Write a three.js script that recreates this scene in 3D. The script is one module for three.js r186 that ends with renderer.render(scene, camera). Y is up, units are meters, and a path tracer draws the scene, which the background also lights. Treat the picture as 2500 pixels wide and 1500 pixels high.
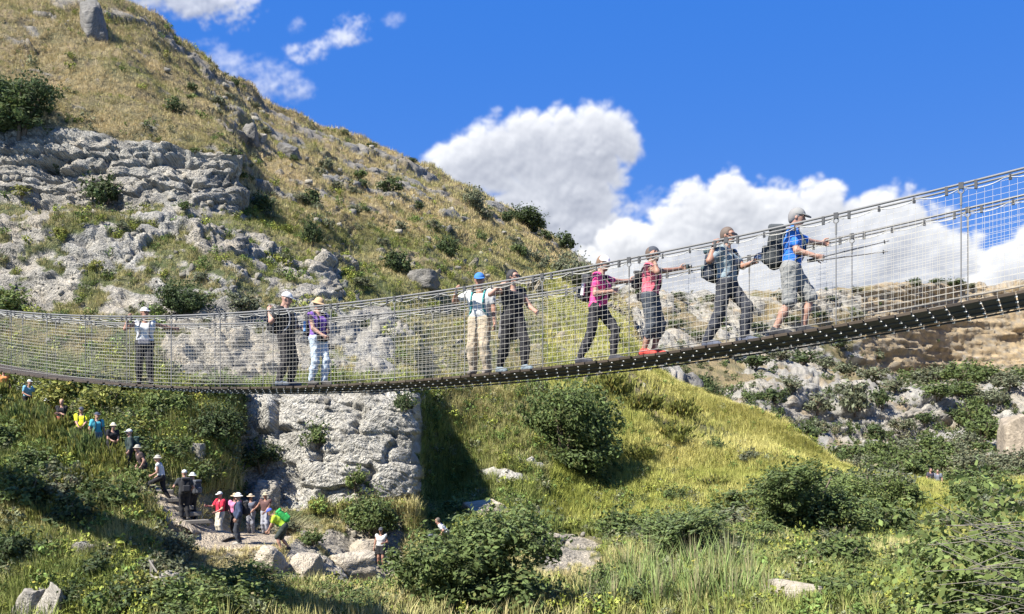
import * as THREE from 'three';
import { mergeGeometries, mergeVertices } from 'three/addons/utils/BufferGeometryUtils.js';
import { RoundedBoxGeometry } from 'three/addons/geometries/RoundedBoxGeometry.js';

// ---------------------------------------------------------------- camera, sky, sun, exposure
const scene = new THREE.Scene();
const F = 2165, HORIZON = 1050, EYE = 1.6;              // lens in pixels of the 2500 x 1500 frame
const camera = new THREE.PerspectiveCamera(2 * Math.atan(HORIZON / F) * 180 / Math.PI, 2500 / 2100, 0.1, 2000);
camera.position.set(0, EYE, 0);
camera.lookAt(0, EYE, -10);
camera.setViewOffset(2500, 2100, 0, 0, 2500, 1500);     // lens shifted upwards, verticals stay upright
camera.updateProjectionMatrix();

const renderer = new THREE.WebGLRenderer({ antialias: true });
renderer.toneMapping = THREE.LinearToneMapping;
renderer.toneMappingExposure = 2.65;
renderer.shadowMap.enabled = true;

const SUN = new THREE.Vector3(-0.50, 0.765, 0.43).normalize();
const sun = new THREE.DirectionalLight(new THREE.Color(1.0, 0.965, 0.90), 4.6);
sun.position.copy(SUN).multiplyScalar(300);
sun.target.position.set(0, 0, -60);
sun.position.add(sun.target.position);
sun.castShadow = true;
Object.assign(sun.shadow.camera, { left: -160, right: 160, top: 160, bottom: -160, near: 1, far: 800 });
sun.shadow.mapSize.set(4096, 4096);
scene.add(sun, sun.target);

// ---------------------------------------------------------------- random numbers and noise
function rng(seed) { let s = seed >>> 0; return () => { s = (s + 0x6d2b79f5) | 0; let t = Math.imul(s ^ (s >>> 15), 1 | s); t = (t + Math.imul(t ^ (t >>> 7), 61 | t)) ^ t; return ((t ^ (t >>> 14)) >>> 0) / 4294967296; }; }
const PERM = new Uint8Array(1024);
{ const r = rng(77), p = [...Array(256).keys()]; for (let i = 255; i > 0; i--) { const j = Math.floor(r() * (i + 1)); [p[i], p[j]] = [p[j], p[i]]; } for (let i = 0; i < 1024; i++) PERM[i] = p[i & 255]; }
function grad(h, x, y, z) { const g = h & 15, u = g < 8 ? x : y, v = g < 4 ? y : g === 12 || g === 14 ? x : z; return ((g & 1) ? -u : u) + ((g & 2) ? -v : v); }
function noise3(x, y, z) {
  const fx = Math.floor(x), fy = Math.floor(y), fz = Math.floor(z), X = fx & 255, Y = fy & 255, Z = fz & 255;
  x -= fx; y -= fy; z -= fz;
  const u = x * x * x * (x * (x * 6 - 15) + 10), v = y * y * y * (y * (y * 6 - 15) + 10), w = z * z * z * (z * (z * 6 - 15) + 10);
  const A = PERM[X] + Y, AA = PERM[A] + Z, AB = PERM[A + 1] + Z, B = PERM[X + 1] + Y, BA = PERM[B] + Z, BB = PERM[B + 1] + Z;
  const l = (a, b, t) => a + (b - a) * t;
  return l(l(l(grad(PERM[AA], x, y, z), grad(PERM[BA], x - 1, y, z), u), l(grad(PERM[AB], x, y - 1, z), grad(PERM[BB], x - 1, y - 1, z), u), v),
    l(l(grad(PERM[AA + 1], x, y, z - 1), grad(PERM[BA + 1], x - 1, y, z - 1), u), l(grad(PERM[AB + 1], x, y - 1, z - 1), grad(PERM[BB + 1], x - 1, y - 1, z - 1), u), v), w);
}
function fbm(x, y, z, oct = 4, gain = 0.5) { let s = 0, a = 1, t = 0; for (let i = 0; i < oct; i++) { s += a * noise3(x, y, z); t += a; a *= gain; x = x * 2.03 + 17.1; y = y * 2.03 + 5.3; z = z * 2.03 + 9.7; } return s / t; }
function cells(x, y, z) {                                // [nearest, second, cell number 0..1]
  const fx = Math.floor(x), fy = Math.floor(y), fz = Math.floor(z); let a = 9, b = 9, id = 0;
  for (let i = -1; i < 2; i++) for (let j = -1; j < 2; j++) for (let k = -1; k < 2; k++) {
    const h = PERM[PERM[PERM[(fx + i) & 255] + ((fy + j) & 255)] + ((fz + k) & 255)], h2 = PERM[h + 91], h3 = PERM[h + 173];
    const dx = fx + i + h / 255 - x, dy = fy + j + h2 / 255 - y, dz = fz + k + h3 / 255 - z, d = dx * dx + dy * dy + dz * dz;
    if (d < a) { b = a; a = d; id = PERM[h + 37] / 255; } else if (d < b) b = d;
  }
  return [Math.sqrt(a), Math.sqrt(b), id];
}
const clamp = THREE.MathUtils.clamp, lerp = THREE.MathUtils.lerp;
function sstep(a, b, x) { const t = clamp((x - a) / (b - a), 0, 1); return t * t * (3 - 2 * t); }
const V = (x, y, z) => new THREE.Vector3(x, y, z);
// a place given by where it is seen and how far away it is
const at = (px, py, z) => V((px - 1250) * z / F, EYE + (HORIZON - py) * z / F, -z);

// ---------------------------------------------------------------- the sky: clear blue with cumulus
function makeSky() {
  const W = 4096, H = 2048, data = new Float32Array(W * H * 4);
  const ang = (px, py) => { const az = Math.atan((px - 1250) / F); return [az, Math.atan((HORIZON - py) / F * Math.cos(az))]; };
  // each cloud: puffs [px, py, radius x, radius y] in the frame's pixels, softness, thickness
  const cl = [];
  const cloud = (puffs, o) => cl.push({ p: puffs.map(([x, y, a, b]) => [...ang(x, y), a / F, b / F]), ...o });
  cloud([[1070, 425, 80, 52], [1150, 375, 88, 72], [1235, 345, 82, 78], [1330, 338, 84, 74], [1410, 322, 66, 70], [1480, 302, 64, 72], [1532, 335, 40, 48], [1290, 430, 210, 90], [1450, 400, 100, 84], [1370, 520, 170, 95], [1450, 590, 140, 90], [1320, 570, 140, 100], [1480, 650, 160, 80]], { dense: 0.93, edge: 0.5, grey: 0.15, seed: 3 });
  cloud([[1500, 640, 130, 80], [1590, 650, 120, 110], [1670, 560, 90, 90], [1735, 505, 80, 78], [1825, 520, 85, 82], [1905, 545, 80, 82], [1980, 540, 85, 88], [2070, 580, 100, 95], [2175, 535, 75, 85], [2250, 600, 110, 95], [1800, 695, 300, 120], [2100, 705, 260, 100], [2330, 660, 70, 70]], { dense: 0.97, edge: 0.36, grey: 0.10, seed: 11 });
  cloud([[2560, 660, 130, 100], [2470, 690, 80, 70], [2640, 600, 120, 120]], { dense: 0.97, edge: 0.36, grey: 0.10, seed: 19 });
  cloud([[430, -25, 150, 62], [545, -10, 95, 66], [360, -40, 120, 50]], { dense: 0.8, edge: 0.6, grey: 0.12, seed: 23 });
  cloud([[860, 70, 60, 34], [810, 98, 60, 26], [740, 132, 62, 24]], { dense: 0.7, edge: 0.75, grey: 0.0, seed: 31 });
  cloud([[962, 50, 34, 24], [726, 66, 24, 22]], { dense: 0.4, edge: 1.0, grey: 0, seed: 37 });
  cloud([[520, 140, 60, 38], [610, 180, 120, 52], [690, 212, 80, 44]], { dense: 0.6, edge: 1.1, grey: 0.0, seed: 41 });
  cloud([[1590, 480, 45, 30], [1560, 520, 60, 30]], { dense: 0.3, edge: 0.8, grey: 0.1, seed: 43 });
  const r = rng(505);
  for (let k = 0; k < 26; k++) {                         // the same kind of sky all round
    const az = 0.78 + r() * (2 * Math.PI - 1.56), el = 0.1 + r() * r() * 0.75, puffs = [], n = 4 + Math.floor(r() * 5), s = 0.7 + r() * 0.8;
    for (let i = 0; i < n; i++) puffs.push([az + (r() - 0.5) * 0.24 * s, el + (r() - 0.5) * 0.06 * s, (0.04 + r() * 0.04) * s, (0.03 + r() * 0.03) * s]);
    cl.push({ p: puffs, dense: 0.9, edge: 0.2, grey: 0.2, seed: 60 + k });
  }
  for (const c of cl) {
    c.a0 = Math.min(...c.p.map((q) => q[0] - q[2] * 1.5)); c.a1 = Math.max(...c.p.map((q) => q[0] + q[2] * 1.5));
    c.e0 = Math.min(...c.p.map((q) => q[1] - q[3] * 1.5)); c.e1 = Math.max(...c.p.map((q) => q[1] + q[3] * 1.5));
  }
  const shape = (c, az, el) => {
    let s = 0;
    for (const [a, e, ra, re] of c.p) { const dx = (az - a) / ra, dy = (el - e) / re, d = 1 - (dx * dx + dy * dy); if (d > -1.2) s += Math.max(0, d + 1.2) ** 2; }
    return Math.sqrt(s) - 1.2;
  };
  const puff = (c, az, el) => {
    const x = az * 22, y = el * 25; let s = 0, a = 0.5, fx = x + c.seed, fy = y;
    for (let i = 0; i < 6; i++) { s += a * (3.0 * Math.abs(noise3(fx, fy, c.seed * 1.7 + i)) - 0.15); fx = fx * 2.1 + 3.1; fy = fy * 2.1 + 1.7; a *= 0.52; }
    return s;
  };
  const wisp = (c, az, el) => fbm((az + el * 0.6) * 34, (el - az * 0.45) * 60, c.seed, 6, 0.68) * 2.3 - 0.1;
  const field = (c, az, el) => { const e = shape(c, az, el); return e < -0.9 ? e : e + (c.edge > 0.55 ? wisp(c, az, el) - 0.15 : puff(c, az, el) * 0.95 - 0.55 + fbm(az * 110, el * 110, c.seed, 2) * 0.07); };
  for (let row = 0; row < H; row++) {
    const el = ((row + 0.5) / H - 0.5) * Math.PI, up = Math.max(0, Math.sin(el));
    const t1 = 1 - Math.exp(-up * 5.2), t2 = Math.exp(-up * 8);
    const q = 1.13 / 2.65, base = [(lerp(0.135, 0.028, t1) + 0.22 * t2) * q, (lerp(0.365, 0.175, t1) + 0.23 * t2) * q, (lerp(0.93, 0.67, t1) + 0.06 * t2) * q];
    for (let col = 0; col < W; col++) {
      const o = (row * W + col) * 4, round = ((col + 0.5) / W - 0.5) * 2 * Math.PI;
      let az = round + Math.PI / 2; if (az > Math.PI) az -= 2 * Math.PI;
      let R = base[0], G = base[1], B = base[2];
      if (el > -0.03) for (const c of cl) {
        let z = az; if (z < c.a0 && z + 2 * Math.PI < c.a1 + 0.01) z += 2 * Math.PI;
        if (z < c.a0 || z > c.a1 || el < c.e0 || el > c.e1) continue;
        const d = field(c, z, el); if (d <= 0) continue;
        const alpha = sstep(0, c.edge * 2.1, d) * Math.min(1, c.dense);
        const d2 = field(c, z - 0.010, el + 0.022), d3 = field(c, z - 0.0025, el + 0.0045), deep = sstep(0.35, 2.0, d);
        let lit = clamp(0.90 - 0.07 * (d2 - d) - 0.13 * (d3 - d) - c.grey * deep, 0.6, 1.05);
        const cr = 0.40 * lit * lit, cg = 0.405 * Math.pow(lit, 1.9), cb = 0.415 * Math.pow(lit, 1.65);
        R = lerp(R, cr, alpha); G = lerp(G, cg, alpha); B = lerp(B, cb, alpha);
      }
      data[o] = R; data[o + 1] = G; data[o + 2] = B; data[o + 3] = 1;
    }
  }
  const t = new THREE.DataTexture(data, W, H, THREE.RGBAFormat, THREE.FloatType);
  t.mapping = THREE.EquirectangularReflectionMapping; t.magFilter = THREE.LinearFilter; t.needsUpdate = true;
  return t;
}
scene.background = makeSky();
scene.environment = scene.background;

// ---------------------------------------------------------------- helpers for things and parts
const taken = new Map();
function numbered(name) { const n = taken.get(name) ?? 0; taken.set(name, n + 1); return n ? name + '_' + String(n).padStart(3, '0') : name; }
function shade(o) { o.traverse((m) => { if (m.isMesh) { m.castShadow = true; m.receiveShadow = true; } }); return o; }
function tag(o, label, category, group) { o.userData.label = label; o.userData.category = category; if (group) o.userData.group = group; return o; }
function thing(name, label, category, group) { const g = new THREE.Group(); g.name = numbered(name); scene.add(g); return tag(g, label, category, group); }
function part(name, geometry, material, parent) { const m = new THREE.Mesh(geometry, material); m.name = name; m.castShadow = m.receiveShadow = true; parent.add(m); return m; }
function structure(name, geometry, material, label, category) { const m = new THREE.Mesh(geometry, material); m.name = numbered(name); m.castShadow = m.receiveShadow = true; m.userData.kind = 'structure'; tag(m, label, category); scene.add(m); return m; }
const std = (r, g, b, rough = 0.85, extra = {}) => new THREE.MeshStandardMaterial({ color: new THREE.Color().setRGB(r, g, b), roughness: rough, ...extra });
function tube(points, radius, sides = 6, segs) { return new THREE.TubeGeometry(points.length === 2 ? new THREE.LineCurve3(...points) : new THREE.CatmullRomCurve3(points), segs ?? Math.max(1, (points.length - 1) * 2), radius, sides, false); }
function bar(a, b, r, sides = 6, r2 = r) {               // a rod from a to b
  const g = new THREE.CylinderGeometry(r2, r, a.distanceTo(b), sides, 1, sides < 5), q = new THREE.Quaternion().setFromUnitVectors(V(0, 1, 0), b.clone().sub(a).normalize());
  return g.applyQuaternion(q).translate((a.x + b.x) / 2, (a.y + b.y) / 2, (a.z + b.z) / 2);
}

// ---------------------------------------------------------------- the gorge: one lofted sheet of ground, near bank to far rim
// Each column is a vertical cut through the gorge: where the slope bends, as [seen height, distance], from the near bank up to the rim.
const CUTS = [
  [-900, [1500, 22], [1350, 26], [1200, 30], [1080, 33], [985, 36], [890, 39], [830, 42], [740, 45], [520, 49], [470, 53], [280, 55], [100, 64], [-60, 75], [-150, 86]],
  [-350, [1500, 24], [1350, 27.5], [1200, 32], [1080, 36], [985, 40], [900, 43], [845, 45.5], [755, 49], [540, 53], [495, 58], [305, 60], [140, 70], [-20, 81], [-90, 93]],
  [0, [1500, 24], [1350, 28], [1200, 33], [1080, 37], [985, 41], [905, 44], [850, 46.5], [760, 50], [545, 54], [500, 59], [315, 61], [150, 72], [0, 84], [-60, 95]],
  [150, [1500, 24], [1380, 27], [1250, 31], [1150, 33.5], [1072, 36], [960, 40], [880, 44], [755, 49], [545, 54], [505, 59], [325, 61], [170, 72.5], [30, 85], [-40, 95]],
  [300, [1500, 24], [1400, 26.5], [1260, 30], [1190, 31.8], [1150, 33], [1000, 38], [920, 41.5], [750, 48], [545, 55], [508, 59.5], [345, 61.5], [200, 73], [90, 85], [12, 95]],
  [450, [1500, 24], [1410, 26.8], [1320, 29.5], [1268, 31.2], [1200, 33.5], [960, 39], [925, 42], [755, 47.5], [560, 56], [518, 60], [372, 62], [262, 75], [172, 92], [95, 103]],
  [565, [1500, 24.3], [1415, 27.2], [1335, 30.3], [1295, 34.5], [1235, 36], [960, 39.5], [930, 42], [750, 48], [575, 57], [530, 61.5], [385, 63.5], [352, 70], [265, 93], [195, 113]],
  [605, [1500, 24.5], [1420, 27.5], [1332, 30.5], [1290, 35.4], [1245, 38.2], [958, 40.3], [932, 42.5], [745, 49.5], [585, 58.5], [545, 62.5], [500, 64.5], [400, 75], [300, 97], [220, 117]],
  [750, [1500, 24.5], [1410, 29], [1340, 33.5], [1300, 36], [1255, 38.0], [962, 39.8], [935, 43], [742, 51.5], [630, 60], [590, 63.5], [545, 67], [450, 80], [370, 103], [295, 128]],
  [900, [1500, 25], [1440, 34.5], [1390, 35.8], [1320, 37.2], [1240, 38.2], [957, 39.8], [930, 44], [735, 59], [640, 68], [600, 73], [550, 80], [480, 95], [420, 115], [352, 138]],
  [1012, [1500, 25.5], [1430, 34.5], [1380, 36.2], [1320, 37.8], [1235, 38.8], [966, 40.2], [935, 46], [740, 64], [645, 74], [610, 79.5], [562, 87], [508, 101], [455, 121], [398, 146]],
  [1036, [1500, 25.5], [1430, 34.5], [1380, 36.4], [1300, 40.5], [1222, 46.5], [968, 50], [932, 53], [740, 65.5], [647, 75.5], [612, 81], [564, 89], [516, 103], [463, 123], [409, 149]],
  [1120, [1500, 26], [1410, 35], [1340, 39], [1275, 43.5], [1190, 48.5], [965, 55], [930, 57.5], [740, 71], [650, 82], [620, 88], [575, 97], [540, 108], [490, 128], [447, 157]],
  [1250, [1500, 26], [1420, 33], [1310, 40], [1240, 44], [1160, 48], [965, 58], [925, 61], [748, 79], [680, 92], [655, 98], [620, 108], [590, 122], [550, 145], [515, 168]],
  [1400, [1500, 26], [1410, 35.5], [1315, 43], [1265, 47], [1200, 51], [1000, 60], [920, 66], [775, 90], [720, 105], [705, 113], [682, 130], [660, 150], [640, 175], [622, 202]],
  [1480, [1500, 26], [1410, 33.5], [1330, 42], [1275, 47], [1210, 52], [1010, 61], [915, 68], [800, 95], [770, 110], [758, 120], [742, 135], [725, 150], [705, 170], [690, 190]],
  [1530, [1500, 25.5], [1412, 32.5], [1335, 41], [1280, 46.5], [1212, 52], [1015, 61.5], [915, 69], [860, 86], [835, 97], [820, 104], [805, 113], [790, 124], [773, 138], [760, 150], [790, 163], [800, 180], [770, 200], [730, 225], [698, 250]],
  [1565, [1500, 25], [1415, 32], [1340, 40], [1280, 46], [1214, 52], [1020, 62], [920, 71], [900, 77], [888, 82], [880, 87], [873, 92], [865, 98], [857, 105], [850, 110], [905, 125], [885, 150], [800, 185], [740, 220], [700, 250]],
  [1610, [1502, 24.5], [1418, 31], [1345, 38.5], [1285, 45], [1220, 51], [1050, 62], [960, 71], [940, 75], [932, 77.5], [928, 79], [925, 80.5], [922, 82], [919, 84], [917, 86], [935, 105], [905, 140], [820, 182], [750, 217], [708, 247]],
  [1700, [1505, 24], [1420, 29], [1350, 36], [1290, 43], [1230, 50], [1090, 61], [1010, 69], [985, 72], [978, 73.3], [974, 74], [970, 74.6], [966, 75.2], [963, 75.7], [960, 76.2], [985, 92], [950, 138], [850, 178], [775, 226], [715, 245]],
  [1860, [1505, 22], [1430, 27], [1360, 34], [1300, 41], [1245, 47], [1130, 58], [1070, 64], [1050, 66.5], [1044, 67.5], [1041, 68.1], [1038, 68.6], [1035, 69.1], [1032, 69.6], [1030, 70], [1055, 86], [1010, 138], [945, 150], [850, 222], [712, 245]],
  [2060, [1505, 21], [1430, 26], [1365, 33], [1310, 40], [1260, 46], [1190, 55], [1165, 59], [1155, 61], [1152, 61.7], [1149, 62.3], [1146, 62.8], [1144, 63.2], [1142, 63.6], [1140, 64], [1150, 80], [1085, 150], [960, 160], [905, 232], [705, 250]],
  [2200, [1505, 20.5], [1432, 25.5], [1368, 32], [1315, 39], [1265, 46], [1215, 52], [1200, 55], [1195, 57], [1193, 58], [1191, 59], [1189, 60], [1188, 60.7], [1187, 61.3], [1186, 62], [1176, 80], [1090, 152], [985, 162], [918, 246], [690, 258]],
  [2350, [1505, 20], [1434, 25], [1370, 31.5], [1318, 38.5], [1268, 45.5], [1218, 51], [1203, 54], [1198, 56], [1195, 57], [1193, 58], [1191, 58.7], [1190, 59.2], [1189, 59.6], [1188, 60], [1178, 80], [1060, 160], [960, 180], [915, 262], [690, 275]],
  [2500, [1505, 19.5], [1435, 24.5], [1372, 31], [1320, 38], [1268, 45], [1215, 50.5], [1200, 53.5], [1196, 55.5], [1194, 56.5], [1192, 57.5], [1190, 58.2], [1189, 58.8], [1188, 59.4], [1187, 60], [1175, 80], [1050, 165], [950, 185], [908, 266], [682, 280]],
  [2900, [1505, 19], [1430, 24], [1360, 30], [1300, 36], [1245, 42], [1190, 47], [1170, 49.5], [1160, 51], [1150, 52], [1140, 53], [1130, 54], [1120, 55], [1110, 56], [1100, 57], [1080, 75], [960, 130], [860, 160], [800, 200], [600, 240]],
  [3500, [1505, 18], [1420, 22], [1340, 27], [1270, 32], [1205, 36], [1140, 40], [1110, 42], [1090, 43], [1070, 44], [1050, 45], [1030, 46], [1010, 47], [990, 48], [970, 49], [940, 60], [820, 95], [720, 120], [640, 150], [450, 180]],
];
const LASTK = 20;
for (const c of CUTS) {
  const k = c.slice(1), [ry, rz] = k[13], Y = (HORIZON - ry) * rz / F;
  c.length = 1;
  if (k.length < 19) for (const [i, dz] of [[14, 8], [15, 20], [16, 50], [17, 90], [18, 140]]) { const z = rz + dz; k[i] = [HORIZON - (Y - 0.6 + (i - 14) * 0.4) * F / z, z]; }
  const [fy, fz] = k[18];
  c[1] = [[HORIZON + 1.75 * F / 3, 3], ...k, [HORIZON - ((HORIZON - fy) * fz / F + 4) * F / 340, 340]];
}
function pchip(xs, ys) {                                 // a curve through the points that never overshoots
  const n = xs.length, d = [], m = [];
  for (let i = 0; i < n - 1; i++) d.push((ys[i + 1] - ys[i]) / (xs[i + 1] - xs[i]));
  for (let i = 0; i < n; i++) { const a = d[i - 1] ?? d[i], b = d[i] ?? d[i - 1]; m.push(a * b <= 0 ? 0 : 2 * a * b / (a + b)); }
  return (x) => { let i = 0; while (i < n - 2 && x > xs[i + 1]) i++; const h = xs[i + 1] - xs[i], t = clamp((x - xs[i]) / h, 0, 1), u = 1 - t;
    return ys[i] * (1 + 2 * t) * u * u + m[i] * h * t * u * u + ys[i + 1] * t * t * (3 - 2 * t) + m[i + 1] * h * t * t * (t - 1); };
}
const cutX = CUTS.map((c) => c[0]);
const knotY = [], knotZ = [];
for (let k = 0; k <= LASTK; k++) { knotY.push(pchip(cutX, CUTS.map((c) => c[1][k][0]))); knotZ.push(pchip(cutX, CUTS.map((c) => Math.log(c[1][k][1])))); }

const COLS = []; for (let p = -900; p < -100; p += 30) COLS.push(p); for (let p = -100; p <= 2600; p += 5) COLS.push(p); for (let p = 2620; p <= 3500; p += 34) COLS.push(p);
const ROWS_IN = [10, 34, 40, 32, 36, 110, 20, 74, 84, 22, 76, 54, 50, 44, 8, 14, 46, 44, 60, 5], ROWS = [];
ROWS_IN.forEach((n, k) => { for (let i = 0; i < n; i++) ROWS.push(k + i / n); }); ROWS.push(LASTK);
const NC = COLS.length, NR = ROWS.length, kIndex = [...Array(LASTK + 1).keys()];
const GX = new Float32Array(NC * NR), GY = new Float32Array(NC * NR), GZ = new Float32Array(NC * NR), ROCK = new Float32Array(NC * NR), TINT = new Float32Array(NC * NR * 3);

// the footpath, as places on the ground, with half widths
const PATH = [[-60, 950, 43.5, 0.4], [0, 985, 41.5, 0.4], [65, 1015, 40, 0.4], [150, 1073, 36, 0.4], [235, 1116, 34, 0.4], [310, 1162, 32.8, 0.45], [390, 1216, 31.6, 0.7], [447, 1266, 31.2, 0.9], [495, 1300, 31.3, 1.1], [548, 1326, 31.0, 1.5], [600, 1312, 33.6, 1.5], [650, 1306, 35.4, 1.0], [720, 1326, 36.4, 0.7]].map(([x, y, z, w]) => [at(x, y, z), w]);
function nearPath(x, z) { let best = [99, 0, 0]; for (let i = 0; i < PATH.length - 1; i++) { const a = PATH[i][0], b = PATH[i + 1][0], ex = b.x - a.x, ez = b.z - a.z, t = clamp(((x - a.x) * ex + (z - a.z) * ez) / (ex * ex + ez * ez), 0, 1), d = Math.hypot(x - a.x - ex * t, z - a.z - ez * t) / lerp(PATH[i][1], PATH[i + 1][1], t); if (d < best[0]) best = [d, lerp(a.y, b.y, t), t]; } return best; }
const TRAIL = [[720, 385, 95], [800, 455, 92], [900, 525, 89], [1000, 600, 88], [1080, 650, 90], [1150, 695, 92]].map(([x, y, z]) => at(x, y, z));

const band = (x, a, b, s) => sstep(a - s, a + s, x) * (1 - sstep(b - s, b + s, x));
function rockiness(px, k, p) {                           // how much bare limestone shows: 0 grass .. 1 rock, and its kind
  const n1 = fbm(p.x / 5, p.y / 3, p.z / 5, 4), n2 = fbm(p.x / 1.6 + 40, p.y / 1.0, p.z / 1.6, 3);
  let r = 0;
  r = Math.max(r, band(k, 4.95, 6.1, 0.08) * band(px + n1 * 60, 590, 1031, 14) * sstep(-0.55, -0.1, n1 + 0.25 + n2 * 0.3));
  r = Math.max(r, band(k, 7.9, 9.25, 0.15) * (1 - sstep(800, 880, px)) * sstep(-0.12, 0.14, n1 * 0.7 + n2 * 0.7 + 0.05));
  r = Math.max(r, band(k, 6.7, 7.9, 0.2) * band(px, 395, 960, 25) * sstep(-0.2, 0.1, n1 * 0.6 + n2 * 0.6 + 0.16));
  r = Math.max(r, band(k, 9.95, 11.06, 0.05) * (1 - sstep(596, 612, px)) * sstep(-0.65, -0.3, n1 + n2 * 0.4 + 0.1));
  r = Math.max(r, band(k, 9, 10, 0.2) * (1 - sstep(560, 640, px)) * sstep(0.0, 0.25, n1 * 0.6 + n2 * 0.6 - 0.02) * 0.9);
  if (k > 10.9 && k < 14.6 && px < 1600) {               // benches of rock at even heights on the hillside
    const bench = (h, w) => Math.exp(-(((p.y + 0.0693 * -p.z + n1 * 5 - h) / w) ** 2));
    const b = bench(50.5, 2.0) * 0.95 + bench(43, 1.5) * 0.75 + bench(36, 1.3) * 0.6 + bench(29, 1.2) * 0.45, grow = sstep(320, 700, px) * 0.13;
    r = Math.max(r, sstep(0.18, 0.36, b * 0.46 + n1 * 0.62 + n2 * 0.3 - 0.09 + grow) * (0.55 + 0.45 * sstep(200, 500, px)));
    r = Math.max(r, sstep(0.22, 0.4, n2 * 0.9 + n1 * 0.5 - 0.06));
  }
  if (k > 6.2 && k < 11 && px > 820 && px < 1600) r = Math.max(r, sstep(0.12, 0.32, n2 * 0.8 + n1 * 0.55 - 0.03));
  if (k > 4 && k < 6.6 && px > 1120 && px < 1330) r = Math.max(r, sstep(0.08, 0.28, n2 * 0.7 + n1 * 0.6));
  r = Math.max(r, band(k, 1.9, 4.6, 0.3) * band(px + n2 * 60, 690, 985, 30) * sstep(-0.4, -0.05, n2 + n1 * 0.4 + 0.05));
  r = Math.max(r, band(k, 2.15, 3.15, 0.18) * band(px + n2 * 80, 1325, 1460, 14) * sstep(-0.35, 0, n2 + 0.05));
  r = Math.max(r, band(k, 3.3, 4.05, 0.14) * band(px + n2 * 50, 1150, 1330, 20) * sstep(-0.1, 0.15, n2 + 0.02));
  if (k > 15.2) {                                        // the far side of the gorge
    const s = p.y / 2.5 + n1 * 2, cliffs = sstep(2080, 2200, px) * band(k, 18, 19.1, 0.08);
    r = Math.max(r, sstep(-0.06, 0.12, fbm(p.x / 16, p.y / 9, p.z / 16, 4) * 0.9 + n1 * 0.35 + Math.sin(s) * 0.06 + 0.14), cliffs, band(k, 16.05, 17.0, 0.1) * sstep(1780, 1900, px) * sstep(-0.35, 0, n1 + n2 * 0.5 + 0.1));
  }
  return [clamp(r, 0, 1), n1, n2];
}
const tmpA = V(), tmpB = V();
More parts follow.
